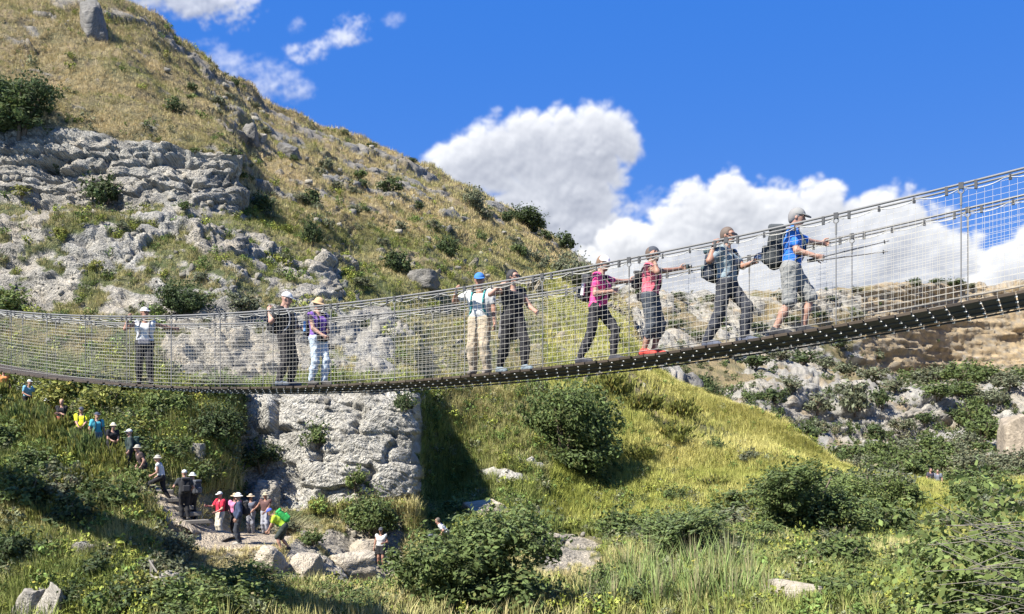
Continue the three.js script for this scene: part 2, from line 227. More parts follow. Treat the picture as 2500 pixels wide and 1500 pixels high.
{
  for (let c = 0; c < NC; c++) {
    const px = COLS[c], ys = knotY.map((f) => f(px)), zs = knotZ.map((f) => f(px)), fy = pchip(kIndex, ys), fz = pchip(kIndex, zs);
    for (let r = 0; r < NR; r++) { const i = c * NR + r, z = Math.exp(fz(ROWS[r])); GX[i] = (px - 1250) * z / F; GY[i] = EYE + (HORIZON - fy(ROWS[r])) * z / F; GZ[i] = -z; }
  }
  const BX = GX.slice(), BY = GY.slice(), BZ = GZ.slice(), n = V(), p = V();
  for (let c = 0; c < NC; c++) for (let r = 0; r < NR; r++) {
    const i = c * NR + r, k = ROWS[r], px = COLS[c], a = c > 0 ? i - NR : i, b = c < NC - 1 ? i + NR : i, d = r > 0 ? i - 1 : i, e = r < NR - 1 ? i + 1 : i;
    p.set(BX[i], BY[i], BZ[i]);
    tmpA.set(BX[b] - BX[a], BY[b] - BY[a], BZ[b] - BZ[a]); tmpB.set(BX[e] - BX[d], BY[e] - BY[d], BZ[e] - BZ[d]);
    n.crossVectors(tmpA, tmpB).normalize(); if (n.z < -0.2 && k < 14) n.negate(); if (n.y < -0.3) n.negate();
    const [rock, n1, n2] = rockiness(px, k, p), z = -p.z, far = clamp((z - 40) / 120, 0, 1), s = (1 + far * 2.2) * (k > 17.9 && px > 2080 ? 0.5 : 1);
    // limestone: stepped beds, blocks split by joints, pitted faces
    let lift = 0;
    if (rock > 0.02) {
      const slab = k > 4.8 && k < 6.2 ? 2.6 : 1, T = 0.62 * s * slab, wob = n1 * 1.5 + n2 * 0.25, h0 = (p.y + wob) / T, h = h0 + 0.35 * noise3(h0 * 0.6, 4.4, 9.1), bed = Math.floor(h), t = h - bed;
      const along = (p.x * 0.8 - p.z * 0.6) / (1.5 * s * (slab > 1 ? 1.7 : 1)) + PERM[(bed + 40) & 255] * 0.37 + n2 * 0.3, blk = Math.floor(along), tb = along - blk, hid = PERM[(blk + PERM[(bed + 12) & 255]) & 255] / 255;
      const seam = 1 - sstep(0, 0.16 / slab, Math.min(t, 1 - t) ), joint = (1 - sstep(0, 0.09, Math.min(tb, 1 - tb))) * (hid > 0.35 ? 1 : 0.2);
      const setback = noise3(p.x / (3 * s), bed * 3.7, p.z / (3 * s)) * (slab > 1 ? 0.5 : 0.7) + (hid - 0.5) * (slab > 1 ? 1.0 : 0.42);
      const big = fbm(p.x / (4.2 * s), p.y / (3.2 * s), p.z / (4.2 * s) + 7, 3) * 1.5, pit = fbm(p.x / (0.55 * s), p.y / (0.4 * s), p.z / (0.55 * s), 3), cave = sstep(0.3, 0.55, fbm(p.x / (2.2 * s) + 5, p.y / (1.3 * s), p.z / (2.2 * s), 2));
      const chip = cells(p.x / (0.85 * s) + n2, p.y / (0.6 * s), p.z / (0.85 * s)), chip2 = cells(p.x / (0.36 * s), p.y / (0.28 * s), p.z / (0.36 * s));
      lift = rock * s * (0.2 + (chip[2] - 0.5) * (slab > 1 ? 0.12 : 0.36) + (chip2[2] - 0.5) * (slab > 1 ? 0.07 : 0.14) - (1 - sstep(0.0, 0.12, chip[1] - chip[0])) * 0.1 + setback * 0.8 - seam * ((k > 9.9 && k < 11.2) || k > 17.9 ? 0.42 : 0.2) - joint * (slab > 1 ? 0.6 : 0.24) + big * (slab > 1 ? 0.55 : 0.8) + 0.12 * pit - cave * (slab > 1 ? 0.3 : 0.9));
      if (k > 17.9 && px > 2050) { const hb = (p.y + n1 * 0.8) / 1.25, b2 = Math.floor(hb), tb2 = hb - b2; lift = rock * (noise3(p.x / 11, b2 * 3.7, p.z / 11) * 2.2 + (PERM[(b2 + 90) & 255] / 255 - 0.5) * 1.6 - (1 - sstep(0, 0.3, tb2)) * 1.1 + n2 * 0.9 + (chip2[2] - 0.5) * 0.5 - sstep(0.15, 0.4, fbm(p.x / 16, p.y / 5, p.z / 16, 2)) * 2.5); }
      lift *= k < 4.7 ? 0.3 : k > 11.1 && k < 15 ? 0.5 : 0.72;
    }
    const soft = (1 - rock) * (0.9 * fbm(p.x / 6, p.y / 6, p.z / 6 + 3, 3) * clamp(z / 40, 0.3, 2.2) + 0.14 * fbm(p.x / 0.9, p.y / 0.9, p.z / 0.9, 2) * s);
    let fade = k < 1 ? k : 1; if (k > 19.2) fade = 0;
    const [pd, py] = nearPath(p.x, p.z), onPath = 1 - sstep(0.75, 2.0, pd);
    fade *= 1 - onPath * 0.95;
    const amount = (lift + soft) * fade;
    GX[i] = p.x + n.x * amount; GY[i] = lerp(p.y + n.y * amount, py - 0.04, k < 7.5 ? onPath : 0); GZ[i] = p.z + n.z * amount;
    ROCK[i] = rock * (1 - onPath);
    // colours of the ground itself: limestone grey to cream to rust, dry and green grass, bare earth
    const m = fbm(p.x / 9 + 31, p.y / 9, p.z / 9, 3), g2 = fbm(p.x / 2.2, p.y / 2.2 + 11, p.z / 2.2, 3);
    let warm = clamp(0.24 + m * 0.8 + n2 * 0.4, 0, 1), grime = sstep(0.0, 0.35, fbm(p.x / 1.1 + 8, p.y / 2.4, p.z / 1.1, 3) + n1 * 0.3);
    if (k > 18 && px > 2100) warm = clamp(1.1 + n2 * 1.8 + n1, 0, 1.8); else if (k > 15.5) warm = clamp(warm * 0.55 + sstep(0.18, 0.34, n1 + n2 * 0.3) * 0.9, 0, 1);
    if (k > 4.8 && k < 6.3) warm *= 0.15; warm = Math.min(warm, 1.15);
    const cream = (k < 4.7) ? 0.8 : 0, tone = 0.82 + 0.36 * n2 + 0.3 * (noise3(p.x * 2.7, p.y * 2.7, p.z * 2.7));
    const rk = [lerp(lerp(0.55, 0.58, warm), 0.64, cream) * tone, lerp(lerp(0.52, 0.45, warm), 0.555, cream) * tone, lerp(lerp(0.445, 0.28, warm), 0.42, cream) * tone];
    for (let q = 0; q < 3; q++) rk[q] = lerp(rk[q], [0.15, 0.145, 0.13][q], (k > 11.1 && k < 15 ? 0.35 + 0.5 * grime : grime * (k < 6.3 ? 0.25 : 0.6)));
    const high = k > 10.5 ? 1 : 0, dry = clamp((high ? 0.82 : px > 1330 && k > 5 ? 0.3 : px > 1330 ? 0.2 : 0.25) + m * 1.0 + g2 * 0.6, 0, 1);
    let trail = 0; if (k > 10 && k < 14.2) for (let q = 0; q < TRAIL.length - 1; q++) { const A = TRAIL[q], B = TRAIL[q + 1], ex = B.x - A.x, ez = B.z - A.z, t = clamp(((p.x - A.x) * ex + (p.z - A.z) * ez) / (ex * ex + ez * ez), 0, 1); trail = Math.max(trail, 1 - sstep(0.5, 1.9, Math.hypot(p.x - A.x - ex * t, p.z - A.z - ez * t) + g2)); }
    const gr = [lerp(0.12, 0.36, dry), lerp(0.145, 0.275, dry), lerp(0.045, 0.14, dry)], gt = 0.8 + 0.5 * g2;
    const earth = sstep(0.22, 0.42, g2 * 0.8 - m * 0.5);
    for (let q = 0; q < 3; q++) { let v = lerp(gr[q] * gt, [0.30, 0.23, 0.15][q], earth * 0.5); v = lerp(v, [0.42, 0.33, 0.18][q], trail * 0.8); v = lerp(v, [0.60, 0.49, 0.35][q], onPath); TINT[i * 3 + q] = clamp(lerp(v * 1.15, rk[q] * (k > 4.8 && k < 6.3 ? 1.15 : k > 15 ? 1.05 : 0.94), sstep(0.25, 0.6, ROCK[i])), 0.01, 0.8); }
  }
}
// where the ground is first met when looking at a pixel; and the ground below a place seen at px, z metres away
function colAt(px) { let lo = 0, hi = NC - 1; while (hi - lo > 1) { const m = (lo + hi) >> 1; if (COLS[m] <= px) lo = m; else hi = m; } return px - COLS[lo] < COLS[hi] - px ? lo : hi; }
function ground(px, py, kmin = 0) {
  const c = colAt(px); let before = null;
  for (let r = 0; r < NR; r++) { const i = c * NR + r, y = HORIZON - (GY[i] - EYE) * F / -GZ[i]; if (ROWS[r] >= kmin && y <= py) { if (before === null) return V(GX[i], GY[i], GZ[i]); const [j, yj] = before, t = clamp((yj - py) / (yj - y + 1e-6), 0, 1); return V(lerp(GX[j], GX[i], t), lerp(GY[j], GY[i], t), lerp(GZ[j], GZ[i], t)); } if (ROWS[r] >= kmin) before = [i, y]; }
  const i = c * NR + NR - 1; return V(GX[i], GY[i], GZ[i]);
}
function below(px, z) { const c = colAt(px); for (let r = 1; r < NR; r++) { const i = c * NR + r; if (-GZ[i] >= z) { const t = clamp((z + GZ[i - 1]) / (GZ[i - 1] - GZ[i] + 1e-6), 0, 1); return V((px - 1250) * z / F, lerp(GY[i - 1], GY[i], t), -z); } } return V((px - 1250) * z / F, 0, -z); }
const kAt = (r) => ROWS.findIndex((k) => k >= r);

// relief and grain shared by the ground: fine pits and stains, repeating every few metres
function grainTexture(size, fn, srgb) { const d = new Uint8Array(size * size * 4); for (let y = 0; y < size; y++) for (let x = 0; x < size; x++) { const v = fn(x / size, y / size), o = (y * size + x) * 4; for (let q = 0; q < 3; q++) d[o + q] = clamp(v, 0, 1) * 255; d[o + 3] = 255; } const t = new THREE.DataTexture(d, size, size); t.wrapS = t.wrapT = THREE.RepeatWrapping; t.magFilter = THREE.LinearFilter; if (srgb) t.colorSpace = THREE.SRGBColorSpace; t.needsUpdate = true; return t; }
const wrapNoise = (x, y, f, oct, s) => { const a = x * 2 * Math.PI, b = y * 2 * Math.PI; return fbm(Math.cos(a) * f + s, Math.sin(a) * f + Math.cos(b) * f, Math.sin(b) * f + s, oct, 0.6); };
const rockBump = grainTexture(512, (x, y) => 0.5 + wrapNoise(x, y, 3.2, 6, 4) * 0.9);
const rockGrain = grainTexture(512, (x, y) => 0.86 + wrapNoise(x, y, 5, 5, 9) * 0.42, true);
const groundMat = new THREE.MeshStandardMaterial({ vertexColors: true, roughness: 0.96, map: rockGrain, bumpMap: rockBump, bumpScale: 0.22 });
function sheet(k0, k1) {                                 // a run of the ground between two bends
  const r0 = kAt(k0), r1 = kAt(k1), n = r1 - r0 + 1, pos = new Float32Array(NC * n * 3), col = new Float32Array(NC * n * 3), uv = new Float32Array(NC * n * 2), idx = [];
  for (let c = 0; c < NC; c++) for (let r = 0; r < n; r++) {
    const i = c * NR + r0 + r, o = c * n + r;
    pos.set([GX[i], GY[i], GZ[i]], o * 3); col.set(TINT.subarray(i * 3, i * 3 + 3), o * 3); uv.set([(GX[i] + GZ[i] * 0.35) / 2.6, (GY[i] - GZ[i] * 0.8) / 2.6], o * 2);
    if (c < NC - 1 && r < n - 1) { const q = o + n; idx.push(o, q, o + 1, q, q + 1, o + 1); }
  }
  const g = new THREE.BufferGeometry();
  g.setAttribute('position', new THREE.BufferAttribute(pos, 3)); g.setAttribute('color', new THREE.BufferAttribute(col, 3)); g.setAttribute('uv', new THREE.BufferAttribute(uv, 2)); g.setIndex(idx); g.computeVertexNormals();
  return g;
}
structure('valley_floor', sheet(0, 5), groundMat, 'grassy valley floor and lower bank below the rope bridge', 'ground');
structure('limestone_cliff', sheet(5, 7), groundMat, 'pale blocky limestone cliff and grassy bank under the bridge', 'cliff');
structure('rocky_slope', sheet(7, 11), groundMat, 'bedded grey limestone ledges behind and above the bridge', 'slope');
structure('hillside', sheet(11, 15), groundMat, 'steep dry grass hillside rising to the skyline', 'hill');
structure('far_gorge_side', sheet(15, LASTK), groundMat, 'distant scrubby limestone slopes and orange cliffs of the gorge', 'terrain');
{ // the bank the camera stands on
  const g = new THREE.CircleGeometry(7.5, 48); g.rotateX(-Math.PI / 2); const p = g.attributes.position, col = [];
  g.translate(0, -0.2, 4); for (let i = 0; i < p.count; i++) col.push(0.16, 0.17, 0.06);
  g.setAttribute('color', new THREE.Float32BufferAttribute(col, 3));
  structure('near_bank', g, groundMat, 'grassy bank on the near side of the gorge', 'ground');
}
{ // trodden earth of the footpath, draped over the bank
  const pts = PATH.map((q) => q[0]), curve = new THREE.CatmullRomCurve3(pts, false, 'catmullrom', 0.3), N = 150, M = 8, pos = [], col = [], uv = [], idx = [];
  for (let i = 0; i <= N; i++) { const f = i / N * (PATH.length - 1), j = Math.min(PATH.length - 2, Math.floor(f)), c = curve.getPoint(i / N), w = lerp(PATH[j][1], PATH[j + 1][1], f - j), tg = curve.getTangent(i / N), sx = -tg.z, sz = tg.x, L = Math.hypot(sx, sz);
    for (let m = 0; m <= M; m++) { const s = (m / M * 2 - 1) * w * (1 + 0.25 * noise3(i * 0.3, m > M / 2 ? 5 : 0, 2)), x = c.x + sx / L * s, z = c.z + sz / L * s, y = c.y + 0.05 * noise3(x * 2, 0, z * 2) - 0.03 * (m === 0 || m === M ? 3 : 0) + 0.01;
      const t = 0.85 + 0.35 * fbm(x * 1.4, 3, z * 1.4, 3); pos.push(x, y, z); col.push(0.66 * t, 0.54 * t, 0.39 * t); uv.push(x / 2, z / 2);
      if (i < N && m < M) { const o = i * (M + 1) + m, q = o + M + 1; idx.push(o, q, o + 1, q, q + 1, o + 1); } } }
  const g = new THREE.BufferGeometry(); g.setAttribute('position', new THREE.Float32BufferAttribute(pos, 3)); g.setAttribute('color', new THREE.Float32BufferAttribute(col, 3)); g.setAttribute('uv', new THREE.Float32BufferAttribute(uv, 2)); g.setIndex(idx); g.computeVertexNormals();
  structure('dirt_path', g, groundMat, 'trodden earth footpath climbing to the end of the bridge', 'path');
}

// ---------------------------------------------------------------- the suspended footbridge
const BX0 = -12.8626, BDX = 1.33694, BZ0 = -22.7656, BDZ = 0.80088, BAY = Math.hypot(BDX, BDZ), WIDE = 1.2, RAIL = 1.5, TILT = -0.06;
const AX = BDX / BAY, AZ = BDZ / BAY;                    // along the bridge; across it, away from the camera: (AZ, -AX)
const deckY = (i) => 0.01433 * i * i - 0.1893 * i + 3.125;
const onBridge = (i, across = 0, up = 0) => V(BX0 + BDX * i + AZ * across, deckY(i) + up + TILT * across / WIDE, BZ0 + BDZ * i - AX * across);
const slopeAt = (i) => Math.atan2(deckY(i + 0.05) - deckY(i - 0.05), 0.1 * BAY);
const I0 = -9, I1 = 18;
{
  const bridge = thing('suspension_bridge', 'rope and plank suspension footbridge with wire net sides spanning the gorge', 'bridge');
  const steel = std(0.16, 0.155, 0.145, 0.7), galv = std(0.7, 0.69, 0.66, 0.5), wireMat = std(0.46, 0.43, 0.36, 0.65), dark = std(0.05, 0.05, 0.05, 0.7);
  const woods = [[0.06, 0.043, 0.027], [0.075, 0.054, 0.034], [0.05, 0.037, 0.025], [0.09, 0.066, 0.043]].map((c) => std(...c, 0.9, { map: rockGrain }));
  // planks laid crosswise
  const pitch = 0.2, n = Math.round((I1 - I0) * BAY / pitch), r = rng(5), pg = [0, 1, 2].map((v) => { const g = new RoundedBoxGeometry(0.183, 0.045, WIDE + 0.22 + v * 0.03, 1, 0.008); return g; });
  for (let q = 0; q < n; q++) {
    const i = I0 + (q + 0.5) / n * (I1 - I0), m = part('plank', pg[q % 3], woods[Math.floor(r() * 4)], bridge), p = onBridge(i, WIDE / 2 + (r() - 0.5) * 0.03, -0.025 + (r() - 0.5) * 0.006);
    m.position.copy(p); m.rotation.set(0, -Math.atan2(AZ, AX), 0); m.rotateZ(slopeAt(i) + (r() - 0.5) * 0.02);
  }
  // cables under the deck, with galvanised clips at every joint
  const line = (across, up, step = 0.25, sag = () => 0) => { const p = []; for (let i = I0; i <= I1 + 1e-6; i += step) p.push(onBridge(i, across, up + sag(i))); return p; };
  const clips = [], cable = (name, across, up, rad, mat, sides = 6) => part(name, tube(line(across, up), rad, sides, (I1 - I0) * 4), mat, bridge);
  for (const a of [0.03, WIDE * 0.36, WIDE * 0.7, WIDE - 0.03]) {
    cable('deck_cable', a, -0.065, 0.014, dark);
    for (let q = 0; q <= n; q++) { const i = I0 + q / n * (I1 - I0), g = new THREE.BoxGeometry(0.036, 0.02, 0.024); g.rotateZ(slopeAt(i)); g.rotateY(-Math.atan2(AZ, AX)); const p = onBridge(i, a, -0.074); clips.push(g.translate(p.x, p.y, p.z)); }
  }
  part('cable_clip', mergeGeometries(clips), galv, bridge).userData.kind = 'stuff';
  // handrail cables, hangers and nets on both sides
  for (const [side, a] of [[0, 0], [1, WIDE]]) {
    const low = side ? -0.0 : 0;
    cable('handrail_cable', a, RAIL + 0.02, 0.017, steel, 8); cable('handrail_cable', a, RAIL - 0.03, 0.014, steel, 8);
    cable('kerb_cable', a, 0.03, 0.006, dark);
    const slack = (i) => { const f = i - Math.floor(i); return -0.035 - 0.05 * Math.abs(Math.sin(f * Math.PI * 3)) ** 0.8; };
    part('lacing_wire', tube(line(a - 0.006, RAIL, 1 / 12, slack), 0.006, 4, (I1 - I0) * 24), std(0.5, 0.48, 0.42, 0.5), bridge);
    for (let i = I0; i <= I1; i++) {
      const h = part('hanger', mergeGeometries([bar(onBridge(i, a, -0.08), onBridge(i, a, RAIL - 0.1), 0.008, 6), bar(onBridge(i, a, RAIL - 0.26), onBridge(i, a, RAIL - 0.1), 0.014, 6), new THREE.TorusGeometry(0.033, 0.009, 6, 12).rotateY(-Math.atan2(AZ, AX)).translate(...onBridge(i, a, RAIL - 0.07).toArray())]), steel, bridge);
      const cl = []; for (const d of [0, 0.11, -0.11]) { const p = onBridge(i + d, a, RAIL - (d ? 0.03 : 0)); cl.push(new THREE.BoxGeometry(d ? 0.035 : 0.06, d ? 0.11 : 0.08, 0.045).rotateY(-Math.atan2(AZ, AX)).translate(p.x, p.y, p.z)); }
      for (const d of [0.36, 0.64]) { const p = onBridge(i + d, a, RAIL - 0.045); cl.push(new THREE.BoxGeometry(0.03, 0.075, 0.03).translate(p.x, p.y, p.z)); }
      for (const c of cl) part('clamp', c, dark, h);
    }
    // knotted wire net, one panel to a bay
    const rn = rng(40 + side), rows = 17, colsN = 17, node = (i, j) => onBridge(i + (noise3(i * 1.3, j * 0.21, side * 9) * 0.012), a + 0.012 * noise3(i * 2, j * 0.4, 3 + side), 0.04 + (RAIL - 0.11) * j / rows + 0.014 * noise3(i * 1.1, j * 0.5, 8 + side));
    for (let b = I0; b < I1; b++) {
      const gs = [];
      for (let j = 0; j <= rows; j++) for (let s = 0; s < 3; s++) gs.push(bar(node(b + s / 3, j), node(b + (s + 1) / 3, j), 0.0023, 3));
      for (let q = 0; q < colsN; q++) for (let s = 0; s < 2; s++) gs.push(bar(node(b + q / colsN, s * rows / 2), node(b + q / colsN, (s + 1) * rows / 2), 0.0023, 3));
      part('net_panel', mergeGeometries(gs), wireMat, bridge);
    }
  }
}

// ---------------------------------------------------------------- rocks
function stoneGeometry(seed, n, tall = 1) {              // a weathered limestone block, about 1 across and tall high, sunk a little below y = 0
  const g = new THREE.BoxGeometry(1, 1, 1, n, n, n), p = g.attributes.position, q = V(), r = rng(seed), cut = [], col = [];
  for (let i = 0; i < 7; i++) cut.push([V(r() - 0.5, (r() - 0.3) * 0.9, r() - 0.5).normalize(), 0.3 + r() * 0.16]);
  for (let i = 0; i < p.count; i++) {
    q.fromBufferAttribute(p, i); const L = (Math.abs(q.x) ** 5 + Math.abs(q.y) ** 5 + Math.abs(q.z) ** 5) ** 0.2; q.multiplyScalar(0.5 / L);
    for (const [d, e] of cut) { const s = q.dot(d) - e; if (s > 0) q.addScaledVector(d, -s * 0.95); }
    const y = q.y * tall * 3.1 + 0.5 * noise3(q.x * 2, seed, q.z * 2), t = y - Math.floor(y), groove = 1 - sstep(0, 0.14, Math.min(t, 1 - t));
    q.multiplyScalar(1 + 0.26 * fbm(q.x * 2.2 + seed, q.y * 2.2 * tall, q.z * 2.2, 3) + 0.09 * fbm(q.x * 8, q.y * 8 * tall + seed, q.z * 8, 3) - groove * 0.045 * (n > 5 ? 1 : 0));
    q.y = (q.y + 0.4) * tall; p.setXYZ(i, q.x, q.y, q.z); const c = 0.9 + 0.4 * fbm(q.x * 4, q.y * 5 + seed, q.z * 4, 3); col.push(c, c * 0.98, c * 0.95);
  }
  g.setAttribute('color', new THREE.Float32BufferAttribute(col, 3)); const m = mergeVertices(g.deleteAttribute('uv').deleteAttribute('normal'), 1e-4); m.computeVertexNormals();
  const uv = [], mp = m.attributes.position; for (let i = 0; i < mp.count; i++) uv.push(mp.getX(i) + mp.getZ(i) * 0.6, mp.getY(i)); m.setAttribute('uv', new THREE.Float32BufferAttribute(uv, 2));
  return m;
}
const stoneMat = new THREE.MeshStandardMaterial({ color: new THREE.Color().setRGB(0.42, 0.39, 0.33), vertexColors: true, roughness: 0.95, map: rockGrain, bumpMap: rockBump, bumpScale: 0.06 });
const creamMat = stoneMat.clone(); creamMat.color.setRGB(0.56, 0.49, 0.38);
const greyMat = stoneMat.clone(); greyMat.color.setRGB(0.22, 0.21, 0.19);
const orangeMat = stoneMat.clone(); orangeMat.color.setRGB(0.40, 0.34, 0.26);
const STONES = [1, 2, 3, 4].map((s) => stoneGeometry(s * 13, 12));
const BOULDERS = [
  [215, 1368, 68, 52, 0, stoneMat, 'rounded pale boulder lying in grass below the footpath'],
  [72, 1530, 78, 118, 1, stoneMat, 'leaning half of a big split boulder in the undergrowth'],
  [132, 1530, 74, 122, 2, stoneMat, 'upright half of a big split boulder with flat pale top'],
  [640, 1248, 86, 76, 3, stoneMat, 'large rounded boulder behind the waiting hikers'],
  [480, 1122, 42, 50, 1, stoneMat, 'small pale boulder in grass above the steps'],
  [395, 1445, 130, 62, 0, stoneMat, 'broken pale rock outcrop beside the leaning rail'],
  [565, 1500, 44, 40, 2, stoneMat, 'small white boulder among the low bushes'],
  [655, 1395, 90, 62, 3, creamMat, 'pale rock the green-backpack hiker bends over'],
  [738, 1405, 84, 66, 1, creamMat, 'cream boulder next to the bending hiker'],
  [850, 1400, 120, 60, 0, creamMat, 'broad cream ledge beside the woman in white'],
  [820, 1448, 100, 44, 2, creamMat, 'low cream slab below the broad ledge'],
  [880, 1358, 80, 40, 3, creamMat, 'cream block at the foot of the cliff bush'],
  [1195, 1262, 130, 48, 2, creamMat, 'long cream rock ledge above the central bush'],
  [1290, 1300, 110, 24, 1, creamMat, 'thin flat rock step below the cream ledge'],
  [1350, 1322, 70, 20, 3, creamMat, 'small flat stone at the start of the rock path'],
  [1965, 1480, 170, 66, 0, creamMat, 'big flat white slab lying beside the reeds'],
  [2110, 1425, 110, 18, 1, creamMat, 'low white stone ledge in the green undergrowth'],
  [2110, 1320, 34, 16, 2, creamMat, 'small white stone among the valley shrubs'],
  [228, 88, 66, 105, 2, greyMat, 'upright grey rock pinnacle on the high grass slope'],
  [605, 352, 52, 46, 3, greyMat, 'pointed grey boulder on the dry slope below the skyline'],
  [636, 345, 22, 22, 0, stoneMat, 'small round boulder next to the pointed one'],
  [705, 385, 60, 40, 2, greyMat, 'blocky grey boulder pair on the dry slope'],
  [1035, 700, 80, 48, 1, greyMat, 'grey hillside boulder just above the handrail'],
  [2490, 1130, 90, 130, 0, orangeMat, 'tall pale rock pillar with orange base at the valley edge'],
  [1685, 945, 70, 40, 2, greyMat, 'grey crag behind the crest of the grass spur'],
];
for (const [px, py, w, h, v, m, label] of BOULDERS) {
  const p = ground(px, Math.min(py, 1499)), z = -p.z, b = new THREE.Mesh(STONES[v], m), s = w * z / F, t = h * z / F;
  b.name = numbered('boulder'); b.position.copy(p); b.position.y -= (py > 1499 ? (py - 1499) * z / F : 0) + t * 0.12; b.scale.set(s, t / 0.8, s * 0.9); b.rotation.y = (v * 1.3 + px * 0.37) % 6.28; tag(b, label, 'boulder'); scene.add(b);
}

// ---------------------------------------------------------------- leaves
const LEAFY = {
  dark: [0.066, 0.095, 0.03], mid: [0.11, 0.15, 0.042], olive: [0.15, 0.165, 0.088], lime: [0.22, 0.23, 0.05], fresh: [0.15, 0.195, 0.052], dry: [0.26, 0.21, 0.10],
};
const leafMat = Object.fromEntries(Object.entries(LEAFY).map(([k, c]) => [k, new THREE.MeshPhysicalMaterial({ color: new THREE.Color().setRGB(...c), vertexColors: true, roughness: 0.9, specularIntensity: 0.35, transmission: 0.36, thickness: 0, side: THREE.DoubleSide })]));
const barkMat = std(0.13, 0.10, 0.07, 0.95), twigMat = std(0.22, 0.19, 0.15, 0.9);
// leaves spread through lumpy lobes; unit crown: about 2 across, from y = 0 to y = tall
function crownGeometry(seed, n, size, tall = 1.5, lobes = 9, fine = 0) {
  const r = rng(seed), L = [], pos = [], col = [];
  for (let i = 0; i < lobes; i++) { const a = r() * 6.283, d = Math.sqrt(r()) * 0.82, y = 0.22 + r() * 0.72, wide = 1 - 0.55 * Math.max(0, y - 0.45); L.push([Math.cos(a) * d * wide, y * tall * 0.82, Math.sin(a) * d * wide, 0.16 + r() * r() * 0.4, 0.7 + r() * 0.6]); }
  L.push([0, tall * 0.36, 0, 0.46, 0.85], [0.2, tall * 0.3, -0.2, 0.4, 0.8]);
  const u = V(), v = V(), nn = V(), c = V();
  for (let i = 0; i < n; i++) {
    const [lx, ly, lz, lr, tone] = L[Math.floor(r() * L.length)], shoot = i % 5 === 0;
    nn.set(r() * 2 - 1, r() * 2 - 1, r() * 2 - 1).normalize(); const rad = lr * (0.45 + 0.62 * Math.pow(r(), 0.45));
    c.set(lx + nn.x * rad, ly + nn.y * rad * 0.85, lz + nn.z * rad); if (shoot) { const sh = Math.floor(r() * lobes * 5), q = rng(seed * 977 + sh), a = q() * 6.283, e = 0.1 + q() * 1.25, d = 0.55 + 0.62 * r() * (0.6 + 0.6 * q()); c.set(Math.cos(a) * Math.cos(e) * d + (r() - 0.5) * 0.09, tall * (0.16 + q() * 0.2) + Math.sin(e) * d * tall * 0.72 + (r() - 0.5) * 0.09, Math.sin(a) * Math.cos(e) * d + (r() - 0.5) * 0.09); } if (c.y < 0.02) c.y = 0.02 + r() * 0.1;
    nn.x += (r() - 0.5) * 1.3; nn.y += (r() - 0.5) * 1.3 + 0.35; nn.z += (r() - 0.5) * 1.3; nn.normalize();
    u.set(r() - 0.5, fine ? 1.2 : r() - 0.5, r() - 0.5).cross(nn).normalize(); if (fine) u.set((r() - 0.5) * 0.7 + (c.x) * 0.4, 1, (r() - 0.5) * 0.7 + c.z * 0.4).normalize(); v.crossVectors(nn, u).normalize();
    const s = size * (0.6 + r() * 0.8), w = fine ? s * 0.22 : s * 0.52, t = tone * (0.62 + r() * 0.72), yel = r() < 0.12 ? 1.25 : 1;
    pos.push(c.x - u.x * s, c.y - u.y * s, c.z - u.z * s, c.x + v.x * w, c.y + v.y * w, c.z + v.z * w, c.x + u.x * s, c.y + u.y * s, c.z + u.z * s);
    pos.push(c.x - u.x * s, c.y - u.y * s, c.z - u.z * s, c.x + u.x * s, c.y + u.y * s, c.z + u.z * s, c.x - v.x * w, c.y - v.y * w, c.z - v.z * w);
    for (let q = 0; q < 6; q++) col.push(t * yel, t, t * (0.75 + 0.3 * tone));
  }
  const g = new THREE.BufferGeometry(); g.setAttribute('position', new THREE.Float32BufferAttribute(pos, 3)); g.setAttribute('color', new THREE.Float32BufferAttribute(col, 3)); g.computeVertexNormals();
  return g;
}
function limbsGeometry(seed, tall, n) { const r = rng(seed), gs = []; for (let i = 0; i < n; i++) { const a = r() * 6.283, d = 0.25 + r() * 0.5, b = V(Math.cos(a) * 0.08, -0.12, Math.sin(a) * 0.08), m = V(Math.cos(a) * d * 0.5, tall * 0.35, Math.sin(a) * d * 0.5), e = V(Math.cos(a) * d, tall * (0.6 + r() * 0.3), Math.sin(a) * d); gs.push(bar(b, m, 0.06, 5, 0.042), bar(m, e, 0.042, 5, 0.012)); } return mergeGeometries(gs); }
const CROWN = {
  small: [1, 2, 3, 4].map((s) => crownGeometry(s, 800, 0.11, 1.4, 12)), medium: [11, 12, 13].map((s) => crownGeometry(s, 1750, 0.082, 1.45, 20)), large: [21, 22].map((s) => crownGeometry(s, 5200, 0.052, 1.55, 32)),
  near: [35].map((s) => crownGeometry(s, 24000, 0.027, 1.6, 70)), huge: [31].map((s) => crownGeometry(s, 9000, 0.04, 1.6, 60)), fine: [37, 38, 39].map((s) => crownGeometry(s, 2900, 0.054, 1.45, 26)), broom: [41, 42].map((s) => crownGeometry(s, 1900, 0.15, 1.3, 10, 1)),
};
const LIMBS = [1, 2, 3].map((s) => limbsGeometry(s, 1.45, 5));
let plantCount = 0;
